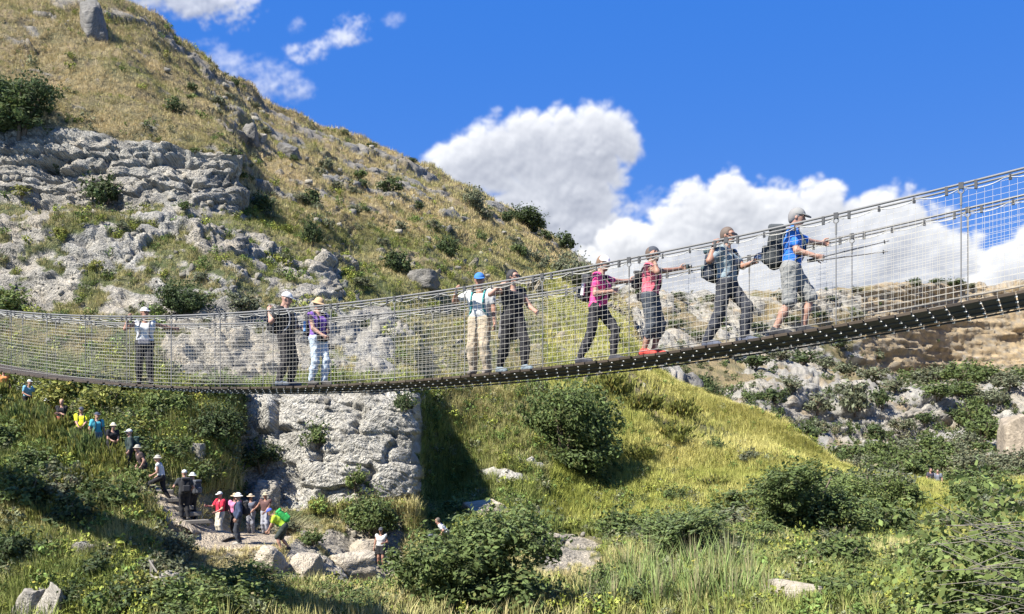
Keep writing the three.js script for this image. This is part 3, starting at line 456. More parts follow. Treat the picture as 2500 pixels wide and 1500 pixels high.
function shrub(name, label, group, p, w, h, lod, kind, category = 'shrub') {   // w, h in metres
  const k = plantCount++, multi = lod === 'multi'; if (multi) lod = 'medium'; const g = CROWN[lod][k % CROWN[lod].length], t = thing(name, label, category, group);
  t.position.copy(p); t.rotation.y = k * 2.4; const tallOf = g.boundingBox ?? (g.computeBoundingBox(), g.boundingBox);
  if (multi) {                                           // a ragged crown of several overlapping masses
    const r = rng(900 + k); g.computeBoundingBox();
    for (let i = 0; i < 7; i++) { const f = 0.36 + r() * 0.3, a = i * 2.4 + r(), d = i ? 0.16 + r() * 0.2 : 0, up = i ? r() * 0.45 : 0, q = CROWN.fine[i % 3]; q.computeBoundingBox(); const m = part('crown', q, leafMat[i % 4 === 3 ? (kind === 'dark' ? 'mid' : 'fresh') : kind], t); m.position.set(Math.cos(a) * d * w, h * up, Math.sin(a) * d * w); m.rotation.set((r() - 0.5) * 0.5, r() * 6, (r() - 0.5) * 0.5); m.scale.set(w * f / 1.5, h * (0.42 + r() * 0.14) / q.boundingBox.max.y * 1.1, w * f / 1.5); }
  }
  const c = multi ? { scale: V() } : part('crown', g, leafMat[kind], t), s = part(name.includes('tree') ? 'trunk' : 'stem', LIMBS[k % 3], barkMat, t);
  c.scale.set(w / 2.1, h / tallOf.max.y, w / 2.1); s.scale.set(w / 2.4, h / 1.7, w / 2.4);
  return t;
}
const TINTS = { mid: 'green', dark: 'dark green', fresh: 'bright green', olive: 'grey-green', lime: 'yellow-green' };
const plantAt = (name, label_, px, py, w, h, lod, kind, group, category, kmin = 0) => { const label = group ? (w > 115 ? 'wide ' : h > w * 0.62 ? 'upright ' : '') + label_.replace('*', TINTS[kind]) : label_, p = ground(px, Math.min(py, 1490), kmin), m = -p.z / F; if (py > 1490) p.y -= (py - 1490) * m; p.y -= 0.1; return shrub(name, label, group, p, w * m, h * m, lod, kind, category); };
for (const a of [
  ['shrub', 'large dark evergreen shrub on top of the bedded cliff', 40, 330, 220, 215, 'multi', 'dark'],
  ['shrub', 'dark shrub growing in the recess of the bedded cliff', 250, 512, 120, 98, 'medium', 'dark'],
  ['shrub', 'small dark shrub high on the bedded cliff face', 118, 425, 46, 46, 'small', 'dark'],
  ['shrub', 'dark bush on a rock ledge just above the handrail', 444, 768, 150, 105, 'large', 'dark'],
  ['shrub', 'olive green bush beside the dark ledge bush', 590, 765, 110, 70, 'medium', 'olive'],
  ['shrub', 'leafy weed bush at the cliff foot above the bridge end', 30, 768, 130, 85, 'medium', 'fresh'],
  ['shrub', 'dark shrub at the foot of the bedded cliff end', 642, 520, 68, 58, 'medium', 'dark'],
  ['shrub', 'tall dark shrub on the grass slope past the cliff end', 758, 600, 58, 84, 'medium', 'dark'],
  ['shrub', 'round dark bush beside pale rocks on the dry hillside', 970, 670, 92, 74, 'medium', 'dark'],
  ['shrub', 'round olive bush upslope of the pale hillside rocks', 1090, 626, 66, 60, 'medium', 'dark'],
  ['oak_tree', 'largest round tree standing on the skyline ridge', 1285, 565, 125, 78, 'large', 'dark', null, 'tree'],
  ['oak_tree', 'smaller round tree at the lower end of the ridge', 1376, 612, 66, 56, 'medium', 'dark', null, 'tree'],
  ['shrub', 'pale green shrub on the skyline upslope of the big ridge tree', 1150, 512, 66, 66, 'medium', 'olive'],
  ['shrub', 'wide olive shrub mass where the hillside meets the sky', 1395, 705, 130, 108, 'large', 'olive'],
  ['oak_tree', 'big round tree shading the green grass slope under the bridge', 1385, 1160, 250, 275, 'multi', 'mid', null, 'tree'],
  ['shrub', 'dark ivy bush at the edge of the white cliff above the path', 535, 1085, 160, 135, 'large', 'dark'],
  ['shrub', 'dark bush below the ivy on the white cliff', 640, 1145, 140, 95, 'large', 'dark'],
  ['shrub', 'small shrub rooted in the white cliff face', 775, 1085, 84, 76, 'medium', 'mid', null, undefined, 5.2],
  ['shrub', 'leafy bush at the foot of the white cliff', 905, 1318, 165, 150, 'large', 'mid'],
  ['shrub', 'thin sapling on the lower white cliff', 868, 1195, 70, 70, 'medium', 'fresh', null, undefined, 4.9],
  ['shrub', 'dark shrub at the dark recess beside the cliff', 985, 1000, 70, 60, 'medium', 'dark', null, undefined, 5],
  ['shrub', 'dense low green bush below the dirt platform', 560, 1545, 320, 200, 'multi', 'mid'],
  ['shrub', 'leafy bush between the dense low bush and the central bush', 780, 1540, 250, 140, 'multi', 'mid'],
  ['shrub', 'fresh green sprig above the central bush', 1125, 1268, 120, 70, 'medium', 'fresh'],
  ['shrub', 'rounded green valley bush just behind the reeds', 1700, 1358, 270, 140, 'multi', 'mid'],
  ['shrub', 'tall grey-green valley thicket below the grass spur', 1955, 1310, 270, 225, 'multi', 'mid'],
  ['shrub', 'bright green bush beside the tall valley thicket', 2125, 1260, 200, 150, 'multi', 'fresh'],
  ['shrub', 'low dark bush above the white slab', 2060, 1400, 160, 95, 'large', 'mid'],
  ['shrub', 'green bush beside the pair of distant hikers', 2370, 1235, 130, 90, 'large', 'mid'],
  ['shrub', 'silvery bush in front of the distant meadow', 2330, 1300, 180, 70, 'large', 'olive'],
]) plantAt(...a);
// the big bush in front of the path, and the bush with bare twigs by the camera
{ const p = below(1150, 27); shrub('shrub', 'wide central bush hiding two hikers on the path', null, p.setY(p.y - 0.3), 4.5, 4.0, 'multi', 'mid'); }
{
  const p = below(2560, 9.5), t = shrub('shrub', 'near bush with yellowing leaves and bare grey twigs', null, p, 3.6, 1.45 - p.y, 'near', 'fresh'), r = rng(99), gs = [];
  for (let i = 0; i < 60; i++) { const y = 0.9 + r() * 1.6, a = V(-0.2 + r() * 0.5, y - 0.3, 0.5 + r() * 0.6), b = V(-1.0 - r() * 0.7, y + (r() - 0.4) * 0.7, 0.6 + r() * 0.9), m = a.clone().lerp(b, 0.5).add(V(0, (r() - 0.3) * 0.35, 0)); gs.push(tube([a, m, b], 0.0032, 4, 8)); }
  const q = part('twig', mergeGeometries(gs), twigMat, t); q.rotation.y = -t.rotation.y; q.userData.kind = 'stuff';
}
for (const [px, py, w, h, kind] of [[950, 468, 74, 44, 'dark'], [765, 505, 56, 50, 'dark'], [660, 540, 34, 34, 'olive'], [930, 600, 40, 26, 'olive'], [1055, 560, 46, 30, 'olive'], [1180, 535, 50, 36, 'olive'], [1235, 545, 44, 34, 'dark'], [1330, 590, 60, 36, 'dark'], [840, 330, 26, 18, 'dark'], [735, 275, 30, 26, 'dark'], [575, 215, 26, 30, 'dark'], [520, 170, 30, 16, 'olive'], [150, 790, 60, 40, 'mid'], [410, 585, 26, 20, 'mid'], [150, 580, 50, 32, 'lime'], [300, 560, 40, 28, 'olive'], [230, 660, 50, 34, 'lime'], [450, 510, 40, 26, 'mid'], [700, 640, 44, 30, 'olive'], [800, 560, 44, 36, 'olive'], [880, 700, 60, 30, 'olive'], [1020, 510, 40, 24, 'dark'], [560, 245, 40, 20, 'olive'], [905, 360, 30, 16, 'dark'], [1000, 395, 30, 14, 'dark'], [1100, 575, 34, 22, 'olive'], [1250, 600, 46, 28, 'olive'], [1310, 660, 40, 26, 'olive'], [490, 690, 50, 36, 'olive'], [60, 480, 60, 34, 'lime'], [1480, 730, 50, 40, 'olive'], [1440, 700, 60, 40, 'dark']])
  plantAt('shrub', 'small scrubby * bush on the dry rocky hillside', px, py, w, h, 'small', kind, 'small bushes on the hillside', undefined, 7);
for (const [px, py, w, h, kind] of [[60, 1250, 190, 130, 'mid'], [190, 1300, 170, 130, 'dark'], [40, 1390, 160, 120, 'dark'], [300, 1250, 150, 100, 'mid'], [110, 1160, 150, 90, 'mid'], [330, 1190, 90, 70, 'fresh'], [250, 1420, 150, 90, 'dark'], [20, 1100, 130, 90, 'mid'], [430, 1360, 110, 80, 'olive'], [480, 1180, 110, 70, 'mid'], [310, 1500, 200, 110, 'dark'], [170, 1480, 130, 80, 'dark'], [420, 1120, 110, 70, 'mid'], [340, 1040, 120, 60, 'mid'], [200, 990, 110, 46, 'mid'], [430, 1000, 130, 60, 'mid'], [90, 950, 90, 40, 'olive'], [700, 1300, 70, 44, 'olive'], [760, 1330, 80, 50, 'mid'], [690, 1440, 110, 60, 'mid']])
  plantAt('shrub', 'bushy * shrub on the bank below the footpath', px, py, w, h, 'medium', kind, 'shrubs on the path bank');
for (const [px, py, w, h] of [[110, 1290, 130, 90], [60, 1240, 110, 80], [290, 1150, 120, 90], [210, 1200, 120, 90], [370, 1300, 120, 80], [150, 1120, 120, 70]])
  plantAt('broom_shrub', 'feathery * broom bush on the path bank', px, py, w, h, 'broom', 'lime', 'broom bushes on the bank', 'shrub');
for (const [px, py, w, h] of [[1560, 1010, 150, 70], [1500, 960, 140, 60], [1660, 1020, 120, 60], [1640, 1080, 150, 60], [1820, 1250, 160, 60], [1880, 1270, 130, 60], [1560, 1120, 120, 50], [1750, 1200, 120, 50], [1920, 1240, 120, 50]])
  plantAt('broom_shrub', 'yellow flowering broom bush on the green grass spur', px, py, w, h, 'broom', 'lime', 'broom bushes on the spur', 'shrub');
for (const [px, py, w, h, kind] of [[1750, 1110, 70, 50, 'mid'], [1830, 1130, 70, 44, 'olive'], [1740, 980, 60, 60, 'dark'], [1980, 1150, 60, 40, 'mid'], [1560, 1240, 70, 40, 'mid'], [1640, 1170, 60, 36, 'olive'], [1900, 1190, 90, 60, 'mid'], [1770, 1270, 100, 60, 'mid'], [1860, 1330, 110, 70, 'fresh'], [1560, 1340, 110, 60, 'olive'], [2230, 1340, 140, 70, 'mid'], [2180, 1410, 130, 70, 'mid'], [2280, 1420, 150, 80, 'mid'], [2330, 1370, 130, 70, 'olive'], [2140, 1480, 160, 70, 'mid'], [2290, 1500, 190, 90, 'mid'], [2030, 1330, 120, 70, 'mid'], [2200, 1290, 110, 60, 'fresh'], [1480, 1490, 120, 80, 'olive'], [1350, 1490, 110, 70, 'olive'], [2400, 1300, 120, 80, 'mid'], [2450, 1230, 110, 80, 'mid']])
  plantAt('shrub', 'leafy * shrub on the lush valley floor', px, py, w, h, 'medium', kind, 'shrubs on the valley floor');
{ // scrub dotted over the upper hillside
  const r = rng(61); for (let n = 0; n < 44; n++) { const px = 420 + r() * 1020, top = 110 + (px - 420) * 0.54, py = top + 40 + r() * (px < 800 ? 240 : 190), w = 18 + r() * 34; if (py > 720) continue; plantAt('shrub', 'small scrubby * bush on the dry rocky hillside', px, py, w, w * (0.5 + r() * 0.35), 'small', ['olive', 'dark', 'olive', 'mid'][n % 4], 'small bushes on the hillside', undefined, 10.9); }
}
{ // more of the thicket: the bank under the path and the valley floor
  const r = rng(23); let n = 0;
  for (let t = 0; t < 200 && n < 44; t++) { const px = -20 + r() * 560, py = 960 + r() * 530, g = ground(px, py), d = nearPath(g.x, g.z)[0]; if (d < 2.2 || (px > 360 && d < 3.6 && py < 1400)) continue; n++; const w = 70 + r() * 100; plantAt('shrub', 'bushy * shrub on the bank below the footpath', px, py, w, w * (0.45 + r() * 0.3), 'medium', ['mid', 'lime', 'dark', 'fresh', 'olive', 'lime'][Math.floor(r() * 6)], 'shrubs on the path bank'); }
  for (n = 0; n < 58; n++) { const px = 1480 + r() * 1000, py = 1195 + r() * 300; if (px < 1620 && py < 1300) continue; const w = 80 + r() * 110; plantAt('shrub', 'leafy * shrub on the lush valley floor', px, py, w, w * (0.4 + r() * 0.3), 'medium', ['mid', 'mid', 'fresh', 'olive', 'dark', 'fresh'][Math.floor(r() * 6)], 'shrubs on the valley floor'); }
  for (let t = 0, m = 0; t < 100 && m < 26; t++) { const k = -10 + r() * 320, py = 985 + k * 0.54 + 8 + r() * 22, w = 60 + r() * 60; m++; plantAt('broom_shrub', 'feathery * broom bush on the path bank', k, py, w, 66 + r() * 34, 'broom', r() < 0.6 ? 'lime' : 'fresh', 'broom bushes on the bank', 'shrub'); }
}
{ // trees along the valley bottom and the terraces of the far side
  const r = rng(17);
  for (const [px, py] of [[2075, 1130], [2110, 1155], [2150, 1130], [2190, 1160], [2210, 1120], [2245, 1150], [2280, 1120], [2300, 1150], [2335, 1125], [2365, 1160], [2385, 1120], [2420, 1150], [2450, 1165], [2490, 1150], [2140, 1185], [2230, 1180], [2350, 1100], [2400, 1080], [2380, 1050]])
    plantAt('valley_tree', 'rounded * tree in the wooded valley bottom', px, py, 80 + r() * 60, 54 + r() * 34, 'medium', r() < 0.6 ? 'mid' : 'olive', 'trees in the valley bottom', 'tree', 14.6);
  for (const [px, py] of [[2235, 935], [2275, 940], [2310, 925], [2345, 930], [2385, 935], [2420, 930], [2460, 950], [2495, 930], [2440, 990], [2400, 985], [2340, 965], [2280, 975], [2370, 1010]])
    plantAt('terrace_tree', '* tree on the terrace below the orange cliff', px, py, 60 + r() * 60, 40 + r() * 26, 'medium', r() < 0.5 ? 'olive' : 'mid', 'trees below the orange cliff', 'tree', 15.2);
  for (const [px, py, w, h] of [[1725, 965, 56, 60], [1960, 1080, 90, 60], [2000, 1010, 100, 60], [2090, 1010, 110, 90], [2150, 1000, 70, 60], [1880, 985, 90, 50], [1800, 1020, 60, 40], [1930, 960, 80, 44], [1840, 900, 90, 40], [1900, 880, 80, 36], [1960, 890, 90, 40], [2010, 900, 70, 36], [2070, 920, 80, 40], [2130, 930, 90, 44], [2180, 960, 80, 40], [2050, 850, 70, 30], [1780, 870, 80, 34], [1700, 830, 60, 28], [1650, 800, 60, 26], [1760, 790, 50, 26], [1850, 810, 70, 26], [1930, 790, 60, 26], [2000, 780, 60, 24], [2090, 780, 60, 26], [1960, 740, 60, 22], [1900, 730, 46, 22], [2030, 735, 50, 18], [2230, 700, 50, 24], [2290, 697, 46, 20], [2330, 700, 60, 26], [2370, 705, 50, 16], [1740, 735, 50, 18], [1650, 728, 50, 18], [1990, 705, 36, 24], [2090, 712, 40, 16], [2150, 880, 50, 30], [2260, 1040, 70, 40], [2200, 1050, 70, 40], [2130, 1070, 80, 40], [1990, 1060, 60, 40], [2330, 1030, 60, 40], [2060, 960, 50, 34]])
    plantAt('shrub', '* bush dotting the far gorge slope', px, py, w, h, 'small', r() < 0.55 ? 'dark' : 'olive', 'bushes on the far slope', undefined, 15);
}

// ---------------------------------------------------------------- grass, herbs, reeds and loose stones
function tuftGeometry(seed, n, spread, curl, thin = 0.02) {   // a tuft 1 high
  const r = rng(seed), pos = [], col = [];
  for (let i = 0; i < n; i++) {
    const a = r() * 6.283, d = r() * spread * 0.4, h = 0.5 + r() * 0.5, l = (0.25 + r()) * curl, bx = Math.cos(a) * d, bz = Math.sin(a) * d, ca = Math.cos(a + (r() - 0.5)), sa = Math.sin(a + (r() - 0.5)), w = thin * (0.7 + r() * 0.6), t = 0.75 + r() * 0.5;
    const mx = bx + ca * l * 0.35, mz = bz + sa * l * 0.35, tx = bx + ca * l, tz = bz + sa * l, sx = -sa * w, sz = ca * w;
    pos.push(bx - sx, -0.05, bz - sz, bx + sx, -0.05, bz + sz, mx + sx * 0.8, h * 0.6, mz + sz * 0.8, bx - sx, -0.05, bz - sz, mx + sx * 0.8, h * 0.6, mz + sz * 0.8, mx - sx * 0.8, h * 0.6, mz - sz * 0.8, mx - sx * 0.8, h * 0.6, mz - sz * 0.8, mx + sx * 0.8, h * 0.6, mz + sz * 0.8, tx, h, tz);
    for (let q = 0; q < 9; q++) col.push(t, t, t);
  }
  const g = new THREE.BufferGeometry(); g.setAttribute('position', new THREE.Float32BufferAttribute(pos, 3)); g.setAttribute('color', new THREE.Float32BufferAttribute(col, 3)); g.computeVertexNormals(); return g;
}
const bladeMat = new THREE.MeshPhysicalMaterial({ vertexColors: true, roughness: 0.85, specularIntensity: 0.3, side: THREE.DoubleSide });
const LOW = kAt(0.9), HIGH = kAt(14.6), FARROW = kAt(15.2), RIM = kAt(19.2), C0 = colAt(-60), C1 = colAt(2560);
function scatter(name, label, category, geometries, mats, count, seed, choose) {   // choose(i, px, k, random) -> [height, [r, g, b], width?] or nothing
  const r = rng(seed), lists = geometries.map(() => []), m = new THREE.Matrix4(), q = new THREE.Quaternion(), up = V(0, 1, 0), p = V();
  for (let t = 0; t < count; t++) {
    const c = C0 + Math.floor(r() * (C1 - C0 - 1)), row = LOW + Math.floor(r() * (RIM - LOW - 1)), i = c * NR + row, a = r(), b = r(), v = choose(i, COLS[c], ROWS[row], r);
    if (!v) continue;
    const j = i + NR; p.set(lerp(lerp(GX[i], GX[j], a), lerp(GX[i + 1], GX[j + 1], a), b), lerp(lerp(GY[i], GY[j], a), lerp(GY[i + 1], GY[j + 1], a), b), lerp(lerp(GZ[i], GZ[j], a), lerp(GZ[i + 1], GZ[j + 1], a), b));
    q.setFromAxisAngle(up, r() * 6.283); const w = v[2] ?? v[0];
    lists[Math.floor(r() * lists.length)].push([m.compose(p, q, V(w, v[0], w)).clone(), v[1]]);
  }
  lists.forEach((l, k) => {
    const im = new THREE.InstancedMesh(geometries[k], mats, l.length), c = new THREE.Color(); im.name = numbered(name); im.userData.kind = 'stuff'; tag(im, label, category);
    l.forEach(([mm, rgb], n) => { im.setMatrixAt(n, mm); im.setColorAt(n, c.setRGB(...rgb)); }); im.castShadow = im.receiveShadow = true; scene.add(im);
  });
}
const onFoot = (i) => nearPath(GX[i], GZ[i])[0] < 1.15;
const grassTone = (i, dryness, r, wild = 0.25) => { const d = clamp(dryness + 0.9 * fbm(GX[i] / 8, GY[i] / 8, GZ[i] / 8 + 50, 2) + (r() - 0.5) * wild * 2, 0, 1), t = 0.8 + r() * 0.4; return [lerp(0.20, 0.54, d) * t, lerp(0.235, 0.43, d) * t, lerp(0.06, 0.225, d) * t]; };
const spurTone = (i, dryness, r) => { const d = clamp(dryness + 0.9 * fbm(GX[i] / 7, GY[i] / 7, GZ[i] / 7 + 50, 2) + (r() - 0.5) * 0.5, 0, 1), t = 0.85 + r() * 0.4; return [lerp(0.26, 0.51, d) * t, lerp(0.275, 0.45, d) * t, lerp(0.06, 0.16, d) * t]; };
scatter('dry_grass', 'dry straw-coloured grass covering the hillside', 'grass', [1, 2].map((s) => tuftGeometry(s, 16, 0.9, 0.55)), bladeMat, 260000, 1, (i, px, k, r) => {
  if (k < 6.8 || k > 14.6 || ROCK[i] > 0.4 || (px > 1330 && k < 11)) return; if (k < 11 && r() < 0.35) return;
  const far = clamp(-GZ[i] / 100, 0.6, 1.6); return [(0.32 + r() * 0.4) * far, grassTone(i, k > 10.8 ? 0.78 : 0.5, r), (0.45 + r() * 0.3) * far];
});
scatter('green_grass', 'long green grass covering the banks and the valley', 'grass', [3, 4].map((s) => tuftGeometry(s, 18, 0.8, 0.5, 0.018)), bladeMat, 220000, 2, (i, px, k, r) => {
  if (k > 11 || (px < 1330 && k > 7) || ROCK[i] > 0.45 || onFoot(i)) return; if ((px > 380 && px < 760 && k < 5.2 && nearPath(GX[i], GZ[i])[0] < 3.4) || (px > 680 && px < 990 && k > 1.6 && k < 4.8) || (px > 1290 && px < 1480 && k > 1.7 && k < 3.3)) { if (r() < 0.6) return; return [0.1 + r() * 0.16, grassTone(i, 0.4, r), 0.3]; } if (px > 1330 && px < 1500 && k < 3.2 && r() < 0.5) return;
  const spur = px > 1330 && k > 3.8; return [(spur ? 0.45 : 0.35) + r() * 0.45, spur ? spurTone(i, k > 5.5 ? 0.4 : 0.2, r) : grassTone(i, px > 1450 ? 0.1 : 0.24, r), 0.4 + r() * 0.3];
});
scatter('spur_grass', 'tall yellowing grass on the spur crest', 'grass', [5].map((s) => tuftGeometry(s, 14, 0.9, 0.5, 0.018)), bladeMat, 60000, 3, (i, px, k, r) => {
  if (px < 1380 || k < 5 || k > 14.4 || ROCK[i] > 0.4) return; return [0.45 + r() * 0.5, spurTone(i, px > 1600 ? 0.6 : 0.45, r), 0.45 + r() * 0.3];
});
const HERB = [51, 52, 53].map((s) => crownGeometry(s, 210, 0.10, 1.1, 5));
const herbMat = new THREE.MeshPhysicalMaterial({ vertexColors: true, roughness: 0.9, specularIntensity: 0.3, side: THREE.DoubleSide });
scatter('undergrowth', 'low leafy undergrowth among the grass', 'undergrowth', HERB, herbMat, 130000, 4, (i, px, k, r) => {
  if (onFoot(i) || k > 14.5 || ROCK[i] > 0.6) return;
  const left = px < 1330, n = fbm(GX[i] / 3, GY[i] / 3, GZ[i] / 3 + 9, 2); if ((px > 380 && px < 760 && k < 5.2 && nearPath(GX[i], GZ[i])[0] < 3) || (px > 680 && px < 990 && k > 1.6 && k < 4.8) || (px > 1290 && px < 1480 && k > 1.7 && k < 3.3)) return; let pr = k < 6.9 ? (left ? 0.75 : px > 1450 && k < 5.2 ? 0.8 : 0.3) : k < 11 ? 0.13 : 0.06; if (n < 0) pr *= 0.35; if (r() > pr) return;
  const s = (0.16 + r() * r() * 0.55) * (k > 11 ? 1.2 : 1), y = r(), t = 0.75 + r() * 0.5; return [s * (0.8 + r() * 0.5), y < 0.3 ? [0.21 * t, 0.235 * t, 0.045 * t] : y < 0.5 ? [0.15 * t, 0.16 * t, 0.08 * t] : [0.10 * t, 0.145 * t, 0.035 * t], s];
});
scatter('far_scrub', 'low scrub covering the far gorge slopes', 'scrub', HERB.slice(0, 2), herbMat, 40000, 6, (i, px, k, r) => {
  if (k < 14.8 || px < 1500) return; const n = fbm(GX[i] / 12, GY[i] / 8, GZ[i] / 12 + 19, 3), lush = k < 16.2 || (k > 17.3 && k < 18.1 && px > 2150) ? 0.8 : 0.22; if (k > 18.05 && px > 2150 && r() > 0.06) return; if (r() > lush + n * 1.1 - ROCK[i] * 0.12) return;
  const s = 0.5 + r() * r() * 1.5, t = 0.7 + r() * 0.5; return [s, r() < 0.35 ? [0.15 * t, 0.15 * t, 0.08 * t] : [0.075 * t, 0.105 * t, 0.035 * t], s];
});
scatter('loose_stones', 'loose limestone rubble on the slopes', 'stones', [5, 6, 8].map((s) => stoneGeometry(s * 7, 2)), stoneMat, 60000, 7, (i, px, k, r) => {
  if (k > 15 || onFoot(i)) return; const n = fbm(GX[i] / 4, GY[i] / 4, GZ[i] / 4 + 70, 2); if (r() > (k > 11 && px > 450 ? 0.05 : ROCK[i] > 0.3 ? 0.05 : 0.012) + n * 0.09) return;
  const s = (0.08 + r() * r() * 0.5) * clamp(-GZ[i] / 50, 0.6, 2), t = 0.7 + r() * 0.6; return [s * (0.6 + r() * 0.5), [t, t, t * 0.97], s];
});
scatter('yellow_flowers', 'patches of yellow flowers on the grass spur', 'flowers', [HERB[0]], herbMat, 40000, 9, (i, px, k, r) => {
  if (px < 1420 || px > 2000 || k < 3.6 || k > 9) return; const n = fbm(GX[i] / 5, GY[i] / 5, GZ[i] / 5 + 33, 2); if (n < 0.1 || r() > 0.5) return; const s = 0.1 + r() * 0.16; return [s, [0.5, 0.42, 0.03], s];
});
{ // reeds by the stream
  const reed = [61, 62, 63].map((s) => tuftGeometry(s, 60, 1.1, 0.55, 0.014)), reedMat = bladeMat.clone(); reedMat.color.setRGB(0.19, 0.25, 0.08); const r = rng(3), plume = bladeMat.clone(); plume.color.setRGB(0.34, 0.31, 0.17);
  for (const [px, py] of [[1500, 1500], [1560, 1470], [1610, 1510], [1650, 1460], [1700, 1500], [1740, 1470], [1790, 1510], [1830, 1470], [1870, 1500], [1590, 1420], [1690, 1415], [1780, 1420], [1530, 1430], [1440, 1490]]) {
    const t = thing('reed_clump', 'tall clump of green reeds on the valley floor', 'reeds', 'reed clumps beside the white slab'), p = ground(px, Math.min(py, 1495)); t.position.copy(p); t.rotation.y = r() * 6; const h = 1.3 + r() * 0.6; t.scale.set(h * 0.8, h, h * 0.8);
    part('blades', reed[Math.floor(r() * 3)], reedMat, t); const d = part('dry_stalks', reed[Math.floor(r() * 3)], plume, t); d.scale.set(0.35, 1.1, 0.35);
  }
}

// ---------------------------------------------------------------- people: smooth bodies grown round a posed skeleton
class Blob {                                             // a field of distances on a grid, meshed with surface nets
  constructor(lo, hi, cell) { this.lo = lo; this.c = cell; this.n = [0, 1, 2].map((k) => Math.ceil((hi.getComponent(k) - lo.getComponent(k)) / cell) + 2); this.d = new Float32Array(this.n[0] * this.n[1] * this.n[2]).fill(0.2); }
  each(lo, hi, f) { const { n, c, lo: L } = this, a = [], b = []; for (let k = 0; k < 3; k++) { a[k] = Math.max(0, Math.floor((lo.getComponent(k) - L.getComponent(k)) / c)); b[k] = Math.min(n[k] - 1, Math.ceil((hi.getComponent(k) - L.getComponent(k)) / c)); }
    for (let z = a[2]; z <= b[2]; z++) for (let y = a[1]; y <= b[1]; y++) for (let x = a[0]; x <= b[0]; x++) f((z * n[1] + y) * n[0] + x, L.x + x * c, L.y + y * c, L.z + z * c); }
  join(i, v, k) { const h = Math.max(k - Math.abs(this.d[i] - v), 0) / k; this.d[i] = Math.min(this.d[i], v) - h * h * k * 0.25; }
  limb(a, b, ra, rb = ra, k = 0.03, rough = 0) { const m = Math.max(ra, rb) + 0.07, ex = b.x - a.x, ey = b.y - a.y, ez = b.z - a.z, e2 = ex * ex + ey * ey + ez * ez + 1e-9;
    this.each(V(Math.min(a.x, b.x) - m, Math.min(a.y, b.y) - m, Math.min(a.z, b.z) - m), V(Math.max(a.x, b.x) + m, Math.max(a.y, b.y) + m, Math.max(a.z, b.z) + m), (i, x, y, z) => {
      const t = clamp(((x - a.x) * ex + (y - a.y) * ey + (z - a.z) * ez) / e2, 0, 1), dx = x - a.x - ex * t, dy = y - a.y - ey * t, dz = z - a.z - ez * t;
      this.join(i, Math.sqrt(dx * dx + dy * dy + dz * dz) - ra - (rb - ra) * t + (rough ? rough * (noise3(x * 15, y * 10, z * 15) + 0.7 * noise3(x * 34 + y * 9, y * 26, z * 34)) : 0), k); });
    return this; }
  ball(c, rx, ry, rz, k = 0.02) { const m = 0.06, s = Math.min(rx, ry, rz); this.each(V(c.x - rx - m, c.y - ry - m, c.z - rz - m), V(c.x + rx + m, c.y + ry + m, c.z + rz + m), (i, x, y, z) => this.join(i, (Math.hypot((x - c.x) / rx, (y - c.y) / ry, (z - c.z) / rz) - 1) * s, k)); return this; }
  cut(f) { this.each(this.lo, V(9, 9, 9), (i, x, y, z) => { const v = f(x, y, z); if (v > this.d[i]) this.d[i] = v; }); return this; }
  mesh() {
    const { n: [nx, ny, nz], d, c, lo } = this, at_ = new Int32Array(nx * ny * nz).fill(-1), pos = [], idx = [], st = [1, nx, nx * ny];
    for (let z = 0; z < nz - 1; z++) for (let y = 0; y < ny - 1; y++) for (let x = 0; x < nx - 1; x++) {
      const i = (z * ny + y) * nx + x; let mask = 0; const v = [];
      for (let q = 0; q < 8; q++) { const w = d[i + (q & 1) + ((q >> 1) & 1) * nx + (q >> 2) * nx * ny]; v.push(w); if (w < 0) mask |= 1 << q; }
      if (mask === 0 || mask === 255) continue;
      let sx = 0, sy = 0, sz = 0, cnt = 0;
      for (let q = 0; q < 8; q++) for (const b of [1, 2, 4]) if (!(q & b)) { const w = q | b; if ((v[q] < 0) !== (v[w] < 0)) { const t = v[q] / (v[q] - v[w]); sx += (q & 1) + (b === 1 ? t : 0); sy += ((q >> 1) & 1) + (b === 2 ? t : 0); sz += (q >> 2) + (b === 4 ? t : 0); cnt++; } }
      at_[i] = pos.length / 3; pos.push(lo.x + (x + sx / cnt) * c, lo.y + (y + sy / cnt) * c, lo.z + (z + sz / cnt) * c);
    }
    for (let z = 1; z < nz - 1; z++) for (let y = 1; y < ny - 1; y++) for (let x = 1; x < nx - 1; x++) {
      const i = (z * ny + y) * nx + x;
      for (let k = 0; k < 3; k++) { const j = i + st[k]; if ((d[i] < 0) === (d[j] < 0)) continue; const u = st[(k + 1) % 3], w = st[(k + 2) % 3], A = at_[i], B = at_[i - u], C = at_[i - u - w], D = at_[i - w]; if (A < 0 || B < 0 || C < 0 || D < 0) continue; if (d[i] < 0) idx.push(A, B, C, A, C, D); else idx.push(A, C, B, A, D, C); }
    }
    const g = new THREE.BufferGeometry(); g.setAttribute('position', new THREE.Float32BufferAttribute(pos, 3)); g.setIndex(idx); g.computeVertexNormals(); return g;
  }
}
function elbow(a, b, l1, l2, hint) {                     // the middle joint of a two-bone limb, and the end it can reach
  const d = b.clone().sub(a), L = Math.min(d.length(), (l1 + l2) * 0.995); d.normalize();
  const x = (l1 * l1 - l2 * l2 + L * L) / (2 * L), h = Math.sqrt(Math.max(0, l1 * l1 - x * x)), side = hint.clone().addScaledVector(d, -hint.dot(d)).normalize();
  return [a.clone().addScaledVector(d, x).addScaledVector(side, h), a.clone().addScaledVector(d, L)];
}
const SKIN = { fair: [0.36, 0.20, 0.14], tan: [0.29, 0.15, 0.098], pale: [0.54, 0.34, 0.26] }, matCache = new Map();
const cloth = (c, rough = 0.9) => { const k = c.join() + rough; if (!matCache.has(k)) matCache.set(k, std(...c, rough)); return matCache.get(k); };
